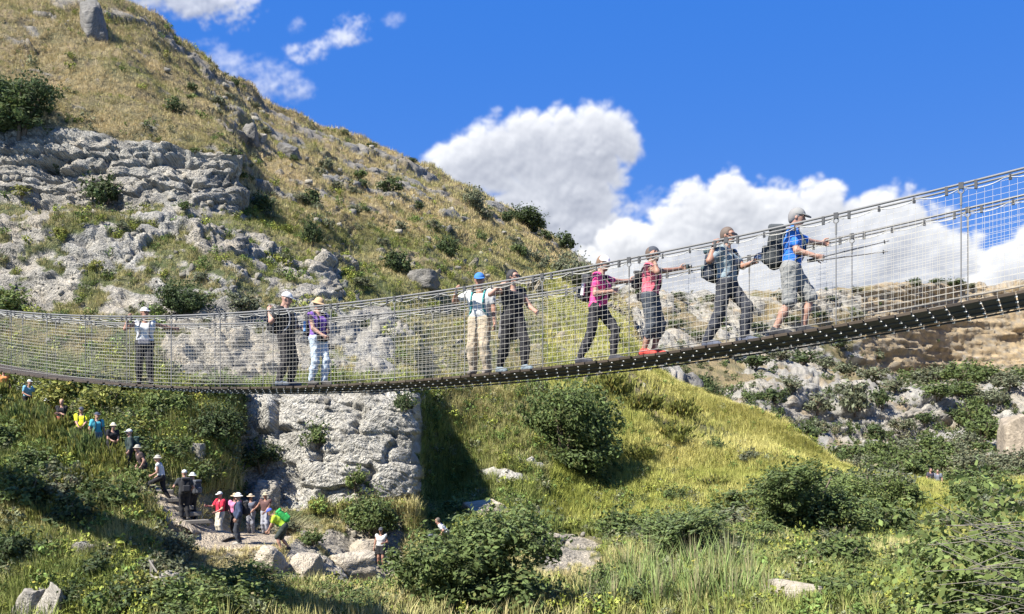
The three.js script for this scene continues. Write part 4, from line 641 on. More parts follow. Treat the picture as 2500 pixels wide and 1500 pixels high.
function person(o) {
  const s = (o.h ?? 1.7) / 1.75, cell = (o.cell ?? 0.0175), slim = o.woman ? 0.99 : 1.06, t = thing('person', o.label, 'person', o.group);
  t.position.copy(o.pos); t.rotation.y = o.yaw; t.updateMatrixWorld(true);
  const toLocal = (v) => t.worldToLocal(v.clone());
  const lean = o.lean ?? 0, side = o.side ?? 0, feet = o.feet ?? [[0.1, 0.02], [-0.1, -0.02]];
  const foot = feet.map(([x, z, y = 0]) => V(x * s, y + (o.slope ?? 0) * z, z * s));
  const hipY = (o.hip ?? 0.915) * s + Math.min(foot[0].y, foot[1].y), hip = V((foot[0].x + foot[1].x) / 2, hipY, (o.hipZ ?? (foot[0].z + foot[1].z) / 2));
  const spine = V(Math.sin(side), Math.cos(lean) * Math.cos(side), Math.sin(lean)).normalize(), fwd = V(0, -Math.sin(lean), Math.cos(lean)), tw = o.twist ?? 0, across = V(Math.cos(tw), 0, -Math.sin(tw));
  const up = (k, f = 0) => hip.clone().addScaledVector(spine, k * s).addScaledVector(fwd, f * s), waist = up(0.16), chest = up(0.36, 0.01), neck = up(0.53), headDir = V(Math.sin(side) * 0.5, 1, (o.headLean ?? Math.sin(lean) * 0.6)).normalize(), head = neck.clone().addScaledVector(headDir, 0.175 * s).add(V(0, 0, 0.02 * s));
  const sh = [1, -1].map((q) => up(0.48).addScaledVector(across, q * 0.18 * s * slim)), hj = [1, -1].map((q) => hip.clone().addScaledVector(V(1, 0, 0), q * 0.088 * s));
  const legs = [0, 1].map((q) => { const ank = foot[q].clone().add(V(0, 0.085 * s, -0.03 * s)), [k, e] = elbow(hj[q], ank, 0.43 * s, 0.425 * s, V(feet[q][3] ?? 0, 0, 1)); return { k, a: e, f: foot[q] }; });
  const arms = [0, 1].map((q) => {
    const h = o.hands?.[q]; let target = h?.world ? toLocal(h.world).add(sh[q].clone().sub(toLocal(h.world)).normalize().multiplyScalar(0.085 * s)).add(V(0, -0.01, 0)) : h?.at ? V(h.at[0] * s, h.at[1] * s, h.at[2] * s) : V((q ? -1 : 1) * 0.27 * s, hipY - 0.02 * s, 0.08 * s).add(V(0, 0, Math.sin(lean) * 0.3));
    const hint = h?.hint ? V(...h.hint) : V((q ? -1 : 1) * 0.6, -0.6, -0.8), [e, w] = elbow(sh[q], target, 0.285 * s, 0.25 * s, hint);
    return { e, w, curl: h?.curl ?? 0.7, palm: h?.palm ? V(...h.palm) : V((q ? 1 : -1), 0, 0.25) };
  });
  const lo = V(-0.7, -0.05, -0.7), hi = V(0.7, 2.0, 0.7);
  for (const p of [...arms.map((a) => a.w), ...arms.map((a) => a.e), ...legs.map((l) => l.k), ...foot, head]) { lo.min(p.clone().subScalar(0.24)); hi.max(p.clone().addScalar(0.24)); }
  lo.x = Math.min(...[...arms.map((a) => a.w.x), ...arms.map((a) => a.e.x), -0.3]) - 0.1; hi.x = Math.max(...[...arms.map((a) => a.w.x), ...arms.map((a) => a.e.x), 0.3]) + 0.1;
  lo.z = Math.min(...[...arms.map((a) => a.w.z), ...arms.map((a) => a.e.z), foot[0].z, foot[1].z, head.z]) - 0.28; hi.z = Math.max(...[...arms.map((a) => a.w.z), foot[0].z, foot[1].z, legs[0].k.z, legs[1].k.z, head.z]) + 0.3;
  // the body itself: torso, limbs, then finer grids for hands and head joined to it
  const torso = (B, g, low = 0) => { const k = 0.06; for (const q of [0, 1]) { const rib = up(0.34, 0.0).addScaledVector(across, (q ? -1 : 1) * 0.085 * s * slim); B.limb(hj[q].clone().add(V(0, 0.02, 0)), waist.clone().addScaledVector(across, (q ? -1 : 1) * 0.06 * s), (o.woman ? 0.107 : 0.1) * s + g, (0.088 * (o.stout ?? 1)) * s * slim + g, k, g ? 0.011 : 0); B.limb(waist.clone().addScaledVector(across, (q ? -1 : 1) * 0.06 * s), rib, (0.088 * (o.stout ?? 1)) * s * slim + g, 0.098 * s * slim + g, k, g ? 0.012 : 0); B.limb(rib, sh[q], 0.096 * s * slim + g, 0.058 * s * slim + g, k, g ? 0.009 : 0); if (o.woman) B.ball(up(0.34, 0.09).addScaledVector(across, (q ? -1 : 1) * 0.07 * s), 0.062 * s + g, 0.058 * s + g, 0.055 * s + g, 0.04); } B.limb(waist, chest, (0.1 * (o.stout ?? 1)) * s + g, 0.105 * s * slim + g, k); if (o.stout) B.ball(up(0.14, 0.06), 0.12 * s + g, 0.13 * s + g, 0.1 * s + g, 0.06); };
  const B = new Blob(lo, hi, cell);
  torso(B, 0);
  B.limb(up(0.46), neck.clone().addScaledVector(headDir, 0.06 * s), 0.062 * s * slim, 0.052 * s * slim);
  const thigh = (B, q, to, g, rough) => { const e = hj[q].clone().lerp(legs[q].k, Math.min(1, to)); B.limb(hj[q], e, 0.088 * s + g, lerp(0.088, 0.058, Math.min(1, to)) * s + g, 0.05, rough); if (to > 1) { const m = legs[q].k.clone().lerp(legs[q].a, Math.min(1, (to - 1) * 0.42)), e2 = legs[q].k.clone().lerp(legs[q].a, to - 1); B.limb(legs[q].k, m, 0.056 * s + g, 0.06 * s + g, 0.03, rough); B.limb(m, e2, 0.06 * s + g, 0.037 * s + g * 1.1, 0.03, rough); } };
  const sleeve = (B, q, to, g, rough) => { const A = arms[q], e = sh[q].clone().lerp(A.e, Math.min(1, to)); B.limb(sh[q], e, 0.053 * s * slim + g, lerp(0.053, 0.042, Math.min(1, to)) * s * slim + g, 0.04, rough); if (to > 1) B.limb(A.e, A.e.clone().lerp(A.w, to - 1), 0.041 * s * slim + g, 0.031 * s + g, 0.03, rough); };
  for (const q of [0, 1]) { thigh(B, q, 2, 0, 0); sleeve(B, q, 1.98, 0, 0); const L = legs[q], dir = V(feet[q][3] ?? 0, 0, 1).normalize(); L.dir = dir; B.limb(L.a, L.f.clone().addScaledVector(dir, 0.1 * s).setY(L.f.y + 0.035 * s), 0.036 * s, 0.022 * s); }
  const pieces = [B.mesh()];
  for (const q of [0, 1]) {
    const A = arms[q], d = A.w.clone().sub(A.e).normalize(), n = A.palm.clone().addScaledVector(d, -A.palm.dot(d)).normalize(), side_ = V().crossVectors(d, n), H = new Blob(A.w.clone().subScalar(0.21), A.w.clone().addScalar(0.21), o.cell > 0.02 ? 0.0115 : 0.0078), P = (a, b, c) => A.w.clone().addScaledVector(d, a * s).addScaledVector(side_, b * s).addScaledVector(n, c * s);
    H.limb(A.w.clone().addScaledVector(d, -0.05), P(0.02, 0, 0), 0.031 * s, 0.026 * s); for (const b of [-0.026, 0, 0.026]) H.limb(P(0.01, b * 0.6, 0), P(0.085, b, 0.003), 0.019 * s, 0.015 * s, 0.012);
    const c1 = A.curl, thumb = q ? 1 : -1;
    [[-0.033, 0.068], [-0.011, 0.078], [0.011, 0.073], [0.033, 0.055]].forEach(([b, len]) => { let a = 0.085, c = 0.003, an = c1 * 0.5, prev = P(a, b, c); for (const [f, r] of [[0.45, 0.0095], [0.32, 0.009], [0.25, 0.008]]) { a += Math.cos(an) * len * f; c += Math.sin(an) * len * f; const nx = P(a, b * 1.08, c); H.limb(prev, nx, r * s, r * s * 0.93, 0.006); prev = nx; an += c1; } });
    { const r = -0.03; let p0 = P(0.025, r * 0.8, 0.004), p1 = P(0.062, r * 2.0, 0.016), p2 = P(0.092, r * 2.1, 0.016 + 0.03 * c1); H.limb(p0, p1, 0.013 * s, 0.0105 * s, 0.01).limb(p1, p2, 0.0105 * s, 0.0085 * s, 0.006); }
    pieces.push(H.mesh());
  }
  // head
  const hq = new THREE.Quaternion().setFromEuler(new THREE.Euler(o.headPitch ?? 0, o.headYaw ?? 0, 0, 'YXZ')), HP = (x, y, z) => V(x * s, y * s, z * s).applyQuaternion(hq).add(head);
  const Hd = new Blob(V(-0.17, -0.2, -0.17), V(0.17, 0.2, 0.18), o.cell > 0.02 ? 0.0135 : 0.009), hv = (x, y, z) => V(x * s, y * s, z * s);
  Hd.ball(hv(0, 0.025, -0.012), 0.076 * s, 0.094 * s, 0.094 * s); Hd.ball(hv(0, -0.02, 0.022), 0.062 * s, 0.085 * s, 0.07 * s, 0.03); Hd.limb(hv(-0.025, -0.085, 0.05), hv(0.025, -0.085, 0.05), 0.024 * s, 0.024 * s, 0.04);
  Hd.limb(hv(0, 0.012, 0.088), hv(0, -0.024, 0.106), 0.009 * s, 0.015 * s, 0.012); Hd.limb(hv(-0.04, 0.03, 0.075), hv(0.04, 0.03, 0.075), 0.012 * s, 0.012 * s, 0.02); Hd.limb(hv(-0.02, -0.056, 0.083), hv(0.02, -0.056, 0.083), 0.009 * s, 0.009 * s, 0.012);
  for (const q of [1, -1]) Hd.ball(hv(q * 0.079, -0.005, -0.005), 0.01 * s, 0.03 * s, 0.02 * s, 0.008); Hd.limb(hv(0, -0.06, -0.01), hv(0, -0.15, -0.03), 0.053 * s * slim, 0.055 * s * slim, 0.03);
  const hg = Hd.mesh(); hg.applyQuaternion(hq).translate(head.x, head.y, head.z); pieces.push(hg);
  part('body', mergeGeometries(pieces), cloth(SKIN[o.skin ?? 'fair'], 0.6), t);
  const headPart = (name, g, m) => part(name, g.applyQuaternion(hq).translate(head.x, head.y, head.z), m, t);
  const eyes = [1, -1].map((q) => new THREE.SphereGeometry(0.011 * s, 8, 6).scale(1.2, 0.7, 0.6).translate(q * 0.031 * s, 0.008 * s, 0.088 * s));
  if (o.glasses) headPart('sunglasses', mergeGeometries([...[1, -1].map((q) => new THREE.BoxGeometry(0.052 * s, 0.036 * s, 0.012 * s).translate(q * 0.034 * s, 0.008 * s, 0.102 * s)), ...[1, -1].map((q) => new THREE.BoxGeometry(0.006 * s, 0.01 * s, 0.12 * s).translate(q * 0.08 * s, 0.012 * s, 0.045 * s))]), cloth([0.02, 0.02, 0.025], 0.2));
  else for (const e of eyes) headPart('eye', e, cloth([0.05, 0.035, 0.03], 0.3));
  headPart('mouth', new THREE.BoxGeometry(0.042 * s, 0.007 * s, 0.006 * s).translate(0, -0.057 * s, 0.0925 * s), cloth([0.32, 0.1, 0.09], 0.6));
  // hair
  if (o.hair) {
    const R = new Blob(V(-0.2, -0.36, -0.24), V(0.2, 0.2, 0.2), 0.015); R.ball(hv(0, 0.035, -0.022), 0.09 * s, 0.1 * s, 0.103 * s); if (o.long) { R.limb(hv(0.05, 0.0, -0.05), hv(0.07, -0.2, -0.06), 0.05 * s, 0.035 * s, 0.04, 0.01).limb(hv(-0.05, 0, -0.05), hv(-0.07, -0.2, -0.06), 0.05 * s, 0.035 * s, 0.04, 0.01).limb(hv(0, 0, -0.07), hv(0, -0.22, -0.09), 0.06 * s, 0.05 * s, 0.04, 0.01); } else R.ball(hv(0, -0.01, -0.06), 0.075 * s, 0.085 * s, 0.06 * s);
    R.cut((x, y, z) => Math.min(z - 0.045 * s, 0.065 * s - y, 0.07 * s - Math.abs(x) + Math.max(0, 0.02 - z)));
    headPart('hair', R.mesh(), cloth(o.hair, 0.75));
  }
  if (o.hat) {
    const m = cloth(o.hat.c, 0.9), dome = new THREE.SphereGeometry(0.1 * s, 18, 8, 0, 6.2832, 0, Math.PI * 0.52).scale(0.92, o.hat.kind === 'cap' ? 0.95 : 1.0, 1.08).translate(0, 0.042 * s, -0.01 * s);
    if (o.hat.kind === 'cap') { const b = new THREE.CylinderGeometry(0.085 * s, 0.085 * s, 0.01 * s, 18, 1, false, -Math.PI / 2, Math.PI).scale(1, 1, 1.25).rotateX(0.22).translate(0, 0.046 * s, 0.075 * s); headPart('cap', mergeGeometries([dome.toNonIndexed(), b.toNonIndexed()]), m); }
    else { const w = o.hat.kind === 'sun' ? 0.185 : 0.15, br = new THREE.LatheGeometry([[0.085, 0.012], [w * 0.75, 0.004], [w, -0.016], [w - 0.004, -0.022], [0.085, 0.0]].map(([a, b]) => new THREE.Vector2(a * s, b * s)), 20).scale(0.95, 1, 1.06).translate(0, 0.038 * s, -0.01 * s); headPart('hat', mergeGeometries([dome.toNonIndexed(), br.toNonIndexed()]), m); if (o.hat.band) headPart('hat_band', new THREE.CylinderGeometry(0.099 * s, 0.101 * s, 0.022 * s, 18, 1, true).scale(0.94, 1, 1.09).translate(0, 0.055 * s, -0.01 * s), cloth(o.hat.band)); }
  }
  // clothes
  const g0 = 0.014, shirt = new Blob(lo, hi, cell); torso(shirt, g0); for (const q of [0, 1]) if (o.top.sleeve > 0) sleeve(shirt, q, o.top.sleeve, 0.018, 0.011); else shirt.limb(sh[q], sh[q].clone().lerp(arms[q].e, 0.02), 0.05 * s * slim, 0.05 * s * slim, 0.02);
  if (o.top.long) for (const q of [0, 1]) shirt.limb(hj[q], hj[q].clone().lerp(legs[q].k, 0.25), 0.1 * s + g0, 0.1 * s + g0, 0.05, 0.008);
  const nk = up(0.505), hem = up(o.top.hem ?? -0.06); shirt.cut((x, y, z) => Math.max(hem.clone().sub(tmpA.set(x, y, z)).dot(spine), 0.072 * s - Math.hypot(x - neck.x, (y - neck.y) * 0.55, z - neck.z - 0.005)));
  part(o.top.sleeve > 0 ? 'shirt' : 'tank_top', shirt.mesh(), cloth(o.top.c), t);
  const tr = new Blob(lo, hi, cell); for (const q of [0, 1]) { tr.limb(hj[q].clone().add(V(0, 0.03, 0)), waist.clone().lerp(hip, 0.35).addScaledVector(across, (q ? -1 : 1) * 0.06 * s), 0.108 * s + 0.008, 0.1 * s + 0.008, 0.06); thigh(tr, q, o.bottom.to, o.bottom.loose ?? 0.014, 0.016); }
  part(o.bottom.to < 1.5 ? 'shorts' : 'trousers', tr.mesh(), cloth(o.bottom.c), t);
  for (const q of [0, 1]) { const L = legs[q], S = new Blob(L.f.clone().sub(V(0.16, 0.04, 0.2)), L.f.clone().add(V(0.16, 0.2, 0.3)), 0.0145), h0 = L.f.clone().addScaledVector(L.dir, -0.055 * s).setY(L.f.y + 0.045 * s), t0 = L.f.clone().addScaledVector(L.dir, 0.16 * s).setY(L.f.y + 0.036 * s); S.limb(h0, t0, 0.046 * s, 0.038 * s).limb(h0, L.a, 0.046 * s, 0.05 * s, 0.03).limb(L.a, t0, 0.044 * s, 0.034 * s, 0.02); S.cut((x, y) => L.f.y + 0.002 - y); part('shoe', S.mesh(), cloth(o.shoes ?? [0.06, 0.055, 0.05]), t); }
  if (o.tied) { const T = new Blob(lo, hi, 0.02); for (const q of [0, 1]) T.limb(hj[q].clone().add(V((q ? -1 : 1) * 0.05, 0.06, -0.08)), hj[q].clone().add(V((q ? -1 : 1) * 0.03, -0.28, -0.16)), 0.05, 0.07, 0.05, 0.02); part('tied_jacket', T.mesh(), cloth(o.tied), t); }
  if (o.beltbag) { const p = up(0.03, o.beltbag.f ?? 0.13); part('belt_bag', new RoundedBoxGeometry(0.26, 0.14, 0.12, 2, 0.04).translate(p.x, p.y, p.z), cloth(o.beltbag.c), t); part('belt', new THREE.TorusGeometry(0.135, 0.018, 6, 24).rotateX(Math.PI / 2).scale(1.15, 1.3, 0.95).translate(up(0.05).x, up(0.05).y, up(0.05).z), cloth(o.beltbag.c), t); }
  // backpack: a thing of its own
  if (o.pack) {
    const k = thing('backpack', o.pack.label, 'backpack', o.pack.group), m = cloth(o.pack.c), m2 = cloth(o.pack.c2 ?? [o.pack.c[0] * 1.5 + 0.01, o.pack.c[1] * 1.5 + 0.01, o.pack.c[2] * 1.5 + 0.01]), sz = (o.pack.size ?? 1) * s; k.position.copy(t.position); k.rotation.copy(t.rotation);
    const inner = new THREE.Group(); const c = up(0.29, -0.215 - 0.02 * (o.pack.size ?? 1)), tilt = new THREE.Matrix4().makeRotationFromQuaternion(new THREE.Quaternion().setFromUnitVectors(V(0, 1, 0), spine)), put = (g) => g.applyMatrix4(tilt).translate(c.x, c.y, c.z);
    const bag = new Blob(V(-0.25, -0.35, -0.2), V(0.25, 0.36, 0.2), 0.02); for (const x of [-0.075, 0.075]) bag.limb(V(x * sz, -0.15 * sz, 0), V(x * 0.9 * sz, 0.14 * sz, 0.01), 0.095 * sz, 0.085 * sz, 0.05, 0.008);
    part('main_bag', put(bag.mesh()), m, k); part('lid', put(new RoundedBoxGeometry(0.27 * sz, 0.09 * sz, 0.19 * sz, 2, 0.035 * sz).translate(0, 0.225 * sz, 0.005)), m2, k); part('front_pocket', put(new RoundedBoxGeometry(0.22 * sz, 0.2 * sz, 0.07 * sz, 2, 0.03 * sz).translate(0, -0.08 * sz, -0.105 * sz)), m2, k);
    for (const q of [1, -1]) { const x = q * 0.105 * s * slim; part('shoulder_strap', tube([up(0.24, -0.13), up(0.47, -0.115), up(0.535, 0.0), up(0.42, 0.125), up(0.2, 0.125), up(0.1, 0.06)].map((p, i) => p.addScaledVector(across, i === 5 ? x * 1.5 : x)), 0.017, 6, 20), cloth(o.pack.strap ?? o.pack.c), k); }
    if (o.pack.bottle) part('bottle', put(new THREE.CylinderGeometry(0.032, 0.032, 0.2, 10).translate(-0.17 * sz, -0.02, 0)), cloth(o.pack.bottle, 0.4), k);
  }
  return { group: t, hand: (q) => t.localToWorld(arms[q].w.clone().add(arms[q].w.clone().sub(arms[q].e).normalize().multiplyScalar(0.085))), head: t.localToWorld(head.clone()) };
}
function pole(label, a, b, group) { const t = thing('trekking_pole', label, 'trekking pole', group), d = b.clone().sub(a); const P = (k) => a.clone().addScaledVector(d, k); part('shaft', bar(P(0.08), b, 0.011, 6, 0.008), cloth([0.06, 0.06, 0.065], 0.4), t); part('grip', bar(a, P(0.12), 0.016, 8, 0.014), cloth([0.03, 0.03, 0.03]), t); part('basket', bar(P(0.94), P(0.95), 0.028, 10), cloth([0.04, 0.04, 0.04]), t); return t; }
const rail = (i, along, far, up = 0.03) => onBridge(i + along / BAY, far ? WIDE : 0, RAIL + (far ? TILT : 0) + up);
const bridgeI = (px, across) => { let lo = I0, hi = I1; for (let n = 0; n < 40; n++) { const m = (lo + hi) / 2, p = onBridge(m, across), x = 1250 + F * p.x / -p.z; if (x < px) lo = m; else hi = m; } return (lo + hi) / 2; };
const ALONG = Math.atan2(AX, AZ);
function walker(px, o) {                                 // someone on the bridge
  const ac = o.across ?? 0.36, i = bridgeI(px, ac), slope = Math.tan(slopeAt(i)), turn = o.turn ?? 0, yaw = ALONG + turn;
  const hands = (o.hands ?? []).map((h) => h && (h.rail ? { world: rail(i, h.along, h.rail === 'far', h.up ?? 0.03), hint: h.hint, curl: 1.15, palm: h.palm } : h));
  const r = person({ ...o, h: (o.h ?? 1.7) * 1.065, pos: onBridge(i, ac, 0.004), yaw, slope: slope * Math.cos(turn), hands });
  r.i = i; return r;
}
const DARKPACK = [0.022, 0.023, 0.027], BLACK = [0.013, 0.0125, 0.014], WHITE = [0.52, 0.52, 0.5];
walker(352, { label: 'woman in white tank top and pale cap gripping the bridge handrail', h: 1.68, woman: 1, skin: 'tan', turn: -0.75, headYaw: 0.5, feet: [[0.14, 0.05], [-0.12, -0.04]], hands: [{ rail: 'far', along: 0.25, up: -0.05 }, { rail: 'near', along: -0.22, hint: [-0.6, -0.8, 0.1] }], top: { c: WHITE, sleeve: 0, hem: -0.03 }, bottom: { c: BLACK, to: 1.95, loose: 0.02 }, hat: { kind: 'cap', c: [0.62, 0.58, 0.54] }, hair: [0.2, 0.14, 0.09], beltbag: { c: [0.12, 0.12, 0.14] }, pack: { label: 'small grey backpack worn by the woman in white tank top', c: [0.13, 0.13, 0.14], size: 0.85 } });
walker(703, { label: 'tall man in black shirt and white cap on the bridge', h: 1.83, turn: 0.25, headYaw: 0.15, headPitch: 0.25, feet: [[0.13, 0.0], [-0.11, -0.1]], hands: [{ at: [0.2, 1.05, 0.25] }, { rail: 'near', along: -0.3, hint: [-0.5, -0.8, -0.4] }], top: { c: BLACK, sleeve: 0.6, hem: -0.08 }, bottom: { c: [0.03, 0.026, 0.026], to: 1.95, loose: 0.024 }, shoes: [0.08, 0.1, 0.13], hat: { kind: 'cap', c: WHITE }, pack: { label: 'black backpack worn by the tall man in white cap', c: BLACK, size: 0.9, strap: [0.3, 0.3, 0.3] } });
walker(777, { label: 'woman in tan hat, purple sleeveless top and pale jeans', h: 1.66, woman: 1, turn: -0.15, headYaw: 0.1, headPitch: 0.3, feet: [[0.1, 0.08], [-0.1, -0.08]], hands: [{ at: [0.06, 1.08, 0.24] }, { at: [-0.1, 0.98, 0.26], hint: [-0.5, -0.4, -0.9] }], top: { c: [0.16, 0.07, 0.3], sleeve: 0, hem: -0.1 }, bottom: { c: [0.42, 0.48, 0.52], to: 1.93, loose: 0.018 }, hat: { kind: 'bucket', c: [0.45, 0.3, 0.16] }, hair: [0.3, 0.2, 0.1], beltbag: { c: BLACK }, pack: { label: 'black backpack with blue bottle worn by the purple top hiker', c: BLACK, size: 0.9, bottle: [0.15, 0.35, 0.6] } });
walker(1170, { label: 'man in blue cap, white T-shirt and beige cargo trousers', h: 1.72, turn: -1.35, headYaw: 0.35, headPitch: 0.15, feet: [[0.15, 0.02], [-0.13, -0.02]], hands: [{ at: [0.3, 0.86, 0.05] }, { rail: 'near', along: -0.34, hint: [-0.9, -0.6, -0.2] }], top: { c: WHITE, sleeve: 0.55, hem: -0.09 }, bottom: { c: [0.36, 0.29, 0.2], to: 1.96, loose: 0.032 }, shoes: [0.2, 0.17, 0.14], hat: { kind: 'cap', c: [0.04, 0.16, 0.42] }, skin: 'tan', pack: { label: 'teal strapped backpack worn by the man in blue cap', c: [0.05, 0.08, 0.09], strap: [0.04, 0.26, 0.25], size: 0.85 } });
walker(1262, { label: 'woman with long black hair and sunglasses, all in black', h: 1.72, woman: 1, turn: -0.45, headYaw: 0.25, feet: [[0.08, 0.14], [-0.1, -0.36, 0.01]], hip: 0.89, hands: [{ at: [0.24, 1.0, 0.2] }, { rail: 'near', along: -0.1, hint: [-0.7, -0.7, -0.5] }], top: { c: BLACK, sleeve: 0.05, hem: -0.14, long: 1 }, bottom: { c: BLACK, to: 1.86, loose: 0.024 }, shoes: [0.16, 0.2, 0.22], hair: [0.02, 0.018, 0.017], long: 1, glasses: 1, tied: [0.14, 0.13, 0.13] });
walker(1462, { label: 'woman in pink T-shirt and white cap walking uphill', h: 1.7, woman: 1, turn: 0.05, lean: 0.12, headPitch: 0.25, feet: [[0.08, 0.24], [-0.1, -0.26]], hip: 0.885, hands: [{ rail: 'far', along: 0.3 }, { at: [-0.12, 1.1, 0.26], hint: [-0.5, -0.6, -0.8] }], top: { c: [0.62, 0.05, 0.2], sleeve: 0.5, hem: -0.06 }, bottom: { c: [0.022, 0.021, 0.025], to: 1.95, loose: 0.016 }, shoes: [0.05, 0.05, 0.06], hat: { kind: 'cap', c: [0.75, 0.68, 0.68] }, hair: [0.16, 0.1, 0.06], pack: { label: 'dark backpack with white bottle worn by the pink T-shirt hiker', c: DARKPACK, size: 0.85, bottle: [0.7, 0.66, 0.64] } });
{
  const w = walker(1592, { label: 'woman in coral vest, black cap and red shoes with camera', h: 1.64, woman: 1, turn: 0.1, lean: 0.04, feet: [[0.08, 0.03], [-0.1, -0.08]], hands: [{ rail: 'far', along: 0.34, up: 0.09 }, { rail: 'near', along: 0.2, hint: [-0.5, -0.5, 0.6] }], top: { c: [0.66, 0.13, 0.17], sleeve: 0.08, hem: -0.12 }, bottom: { c: [0.048, 0.055, 0.066], to: 1.42, loose: 0.034 }, shoes: [0.6, 0.07, 0.05], hat: { kind: 'cap', c: [0.05, 0.055, 0.065] }, hair: [0.1, 0.07, 0.05], glasses: 1, skin: 'tan', beltbag: { c: BLACK, f: -0.14 }, pack: { label: 'black hip pack carried low by the woman in coral vest', c: BLACK, size: 0.6 } });
  const c = thing('camera', 'black compact camera held out over the far handrail', 'camera'), p = w.hand(0); part('camera_body', new RoundedBoxGeometry(0.12, 0.07, 0.045, 2, 0.012), cloth([0.03, 0.045, 0.045], 0.5), c); part('lens', new THREE.CylinderGeometry(0.026, 0.026, 0.04, 14).rotateX(Math.PI / 2).translate(0, 0, 0.04), cloth([0.02, 0.02, 0.02], 0.3), c); c.position.copy(p).add(V(0.07, 0.02, 0.02)); c.rotation.y = ALONG;
}
{
  const w = walker(1772, { label: 'woman in grey shirt and dark trousers holding her cap', h: 1.74, woman: 1, turn: -0.1, feet: [[0.08, 0.27], [-0.1, -0.22]], hip: 0.885, headYaw: -0.15, hands: [{ at: [0.0, 1.15, 0.42], curl: 1.0 }, { rail: 'near', along: -0.14, hint: [-0.5, -0.9, -0.2] }], top: { c: [0.2, 0.25, 0.27], sleeve: 0.6, hem: -0.08 }, bottom: { c: [0.032, 0.034, 0.043], to: 1.97, loose: 0.026 }, shoes: [0.09, 0.1, 0.13], hair: [0.11, 0.08, 0.06], glasses: 1, skin: 'tan', pack: { label: 'navy daypack worn by the woman in grey shirt', c: [0.03, 0.036, 0.05], c2: [0.03, 0.06, 0.07], size: 0.95 } });
  const c = thing('held_cap', 'dark blue cap held in the hand of the grey shirt woman', 'cap'), p = w.hand(0); part('crown', new THREE.SphereGeometry(0.1, 16, 8, 0, 6.2832, 0, Math.PI * 0.5).scale(1, 0.9, 1.1), cloth([0.04, 0.065, 0.13]), c); part('brim', new THREE.CylinderGeometry(0.085, 0.085, 0.01, 18, 1, false, -Math.PI / 2, Math.PI).scale(1, 1, 1.2).translate(0, 0.0, 0.085), cloth([0.05, 0.06, 0.09]), c); c.position.copy(p).add(V(0.05, 0.03, 0.02)); c.rotation.set(0.25, ALONG, 0);
}
{
  const w = walker(1945, { label: 'man in blue T-shirt, grey cap and camouflage shorts', h: 1.78, turn: 0.1, lean: 0.1, headPitch: 0.2, feet: [[0.09, 0.1], [-0.1, -0.24, 0.0]], hip: 0.895, hands: [{ rail: 'far', along: 0.26 }, { at: [-0.2, 1.0, 0.27], hint: [-0.5, -0.5, -0.9], curl: 1.2 }], top: { c: [0.02, 0.14, 0.5], sleeve: 0.62, hem: -0.02 }, bottom: { c: [0.2, 0.2, 0.19], to: 1.0, loose: 0.04 }, shoes: [0.03, 0.03, 0.034], hat: { kind: 'cap', c: [0.22, 0.215, 0.2] }, hair: [0.2, 0.19, 0.18], skin: 'fair', pack: { label: 'large black trekking backpack worn by the man in blue T-shirt', c: [0.028, 0.032, 0.034], size: 1.15, strap: [0.035, 0.06, 0.075] } });
  const h = w.hand(1), d = V(AX, 0.1, AZ).normalize();
  pole('trekking pole in the blue T-shirt hiker\'s hand, tip angled slightly up', h.clone().addScaledVector(d, -0.2), h.clone().addScaledVector(d.clone().add(V(0, 0.06, 0)), 0.9)); pole('trekking pole in the blue T-shirt hiker\'s hand, tip angled slightly down', h.clone().addScaledVector(d, -0.2).add(V(0, -0.02, 0.01)), h.clone().addScaledVector(d.clone().add(V(0, -0.08, 0)), 0.88).add(V(0, -0.02, 0.01)));
}
// people on the path: [seen at px, distance], facing in degrees (0 towards the camera, 90 to the right of the picture, -90 to its left)
function hiker(px, z, face, o) { return person({ cell: 0.031, ...o, pos: below(px, z).add(V(0, (o.lift ?? 0) + 0.02, 0)), yaw: face * Math.PI / 180 }); }
const CAPW = { kind: 'cap', c: WHITE }, GREYT = { c: [0.2, 0.2, 0.22], to: 1.95, loose: 0.024 }, BLACKT = { c: BLACK, to: 1.95, loose: 0.022 };
hiker(8, 41.6, 40, { label: 'hiker in orange top half hidden under the bridge end', top: { c: [0.7, 0.26, 0.08], sleeve: 0.5 }, bottom: BLACKT, hair: [0.3, 0.18, 0.08], h: 1.65, woman: 1 });
hiker(66, 39.6, 60, { label: 'hiker in light blue shirt and white cap at the path top', top: { c: [0.16, 0.36, 0.46], sleeve: 0.6 }, bottom: BLACKT, hat: CAPW, lean: 0.25, hands: [{ at: [0.1, 1.0, 0.3] }, { at: [-0.15, 1.0, 0.3] }], h: 1.72 });
hiker(112, 38, 60, { label: 'hiker with white bucket hat mostly hidden by grass', top: { c: [0.2, 0.22, 0.25], sleeve: 0.6 }, bottom: GREYT, hat: { kind: 'bucket', c: WHITE }, h: 1.6, lift: -0.35 });
hiker(150, 36, 15, { label: 'blond hiker in black T-shirt and rust shorts, arms crossed', woman: 1, top: { c: BLACK, sleeve: 0.5 }, bottom: { c: [0.3, 0.08, 0.05], to: 1.0, loose: 0.03 }, hair: [0.42, 0.26, 0.12], hands: [{ at: [-0.1, 1.12, 0.2] }, { at: [0.1, 1.08, 0.22] }], h: 1.66, pack: { label: 'small black backpack of the blond hiker in rust shorts', c: BLACK, size: 0.8 } });
hiker(198, 34.6, 20, { label: 'hiker in bright yellow T-shirt and dark cap', top: { c: [0.72, 0.70, 0.02], sleeve: 0.62 }, bottom: BLACKT, hat: { kind: 'cap', c: [0.06, 0.065, 0.08] }, hands: [{ at: [0.08, 0.98, 0.28] }, { at: [-0.08, 0.98, 0.28] }], stout: 1.1, h: 1.74, pack: { label: 'dark backpack of the yellow T-shirt hiker', c: DARKPACK, size: 0.85 } });
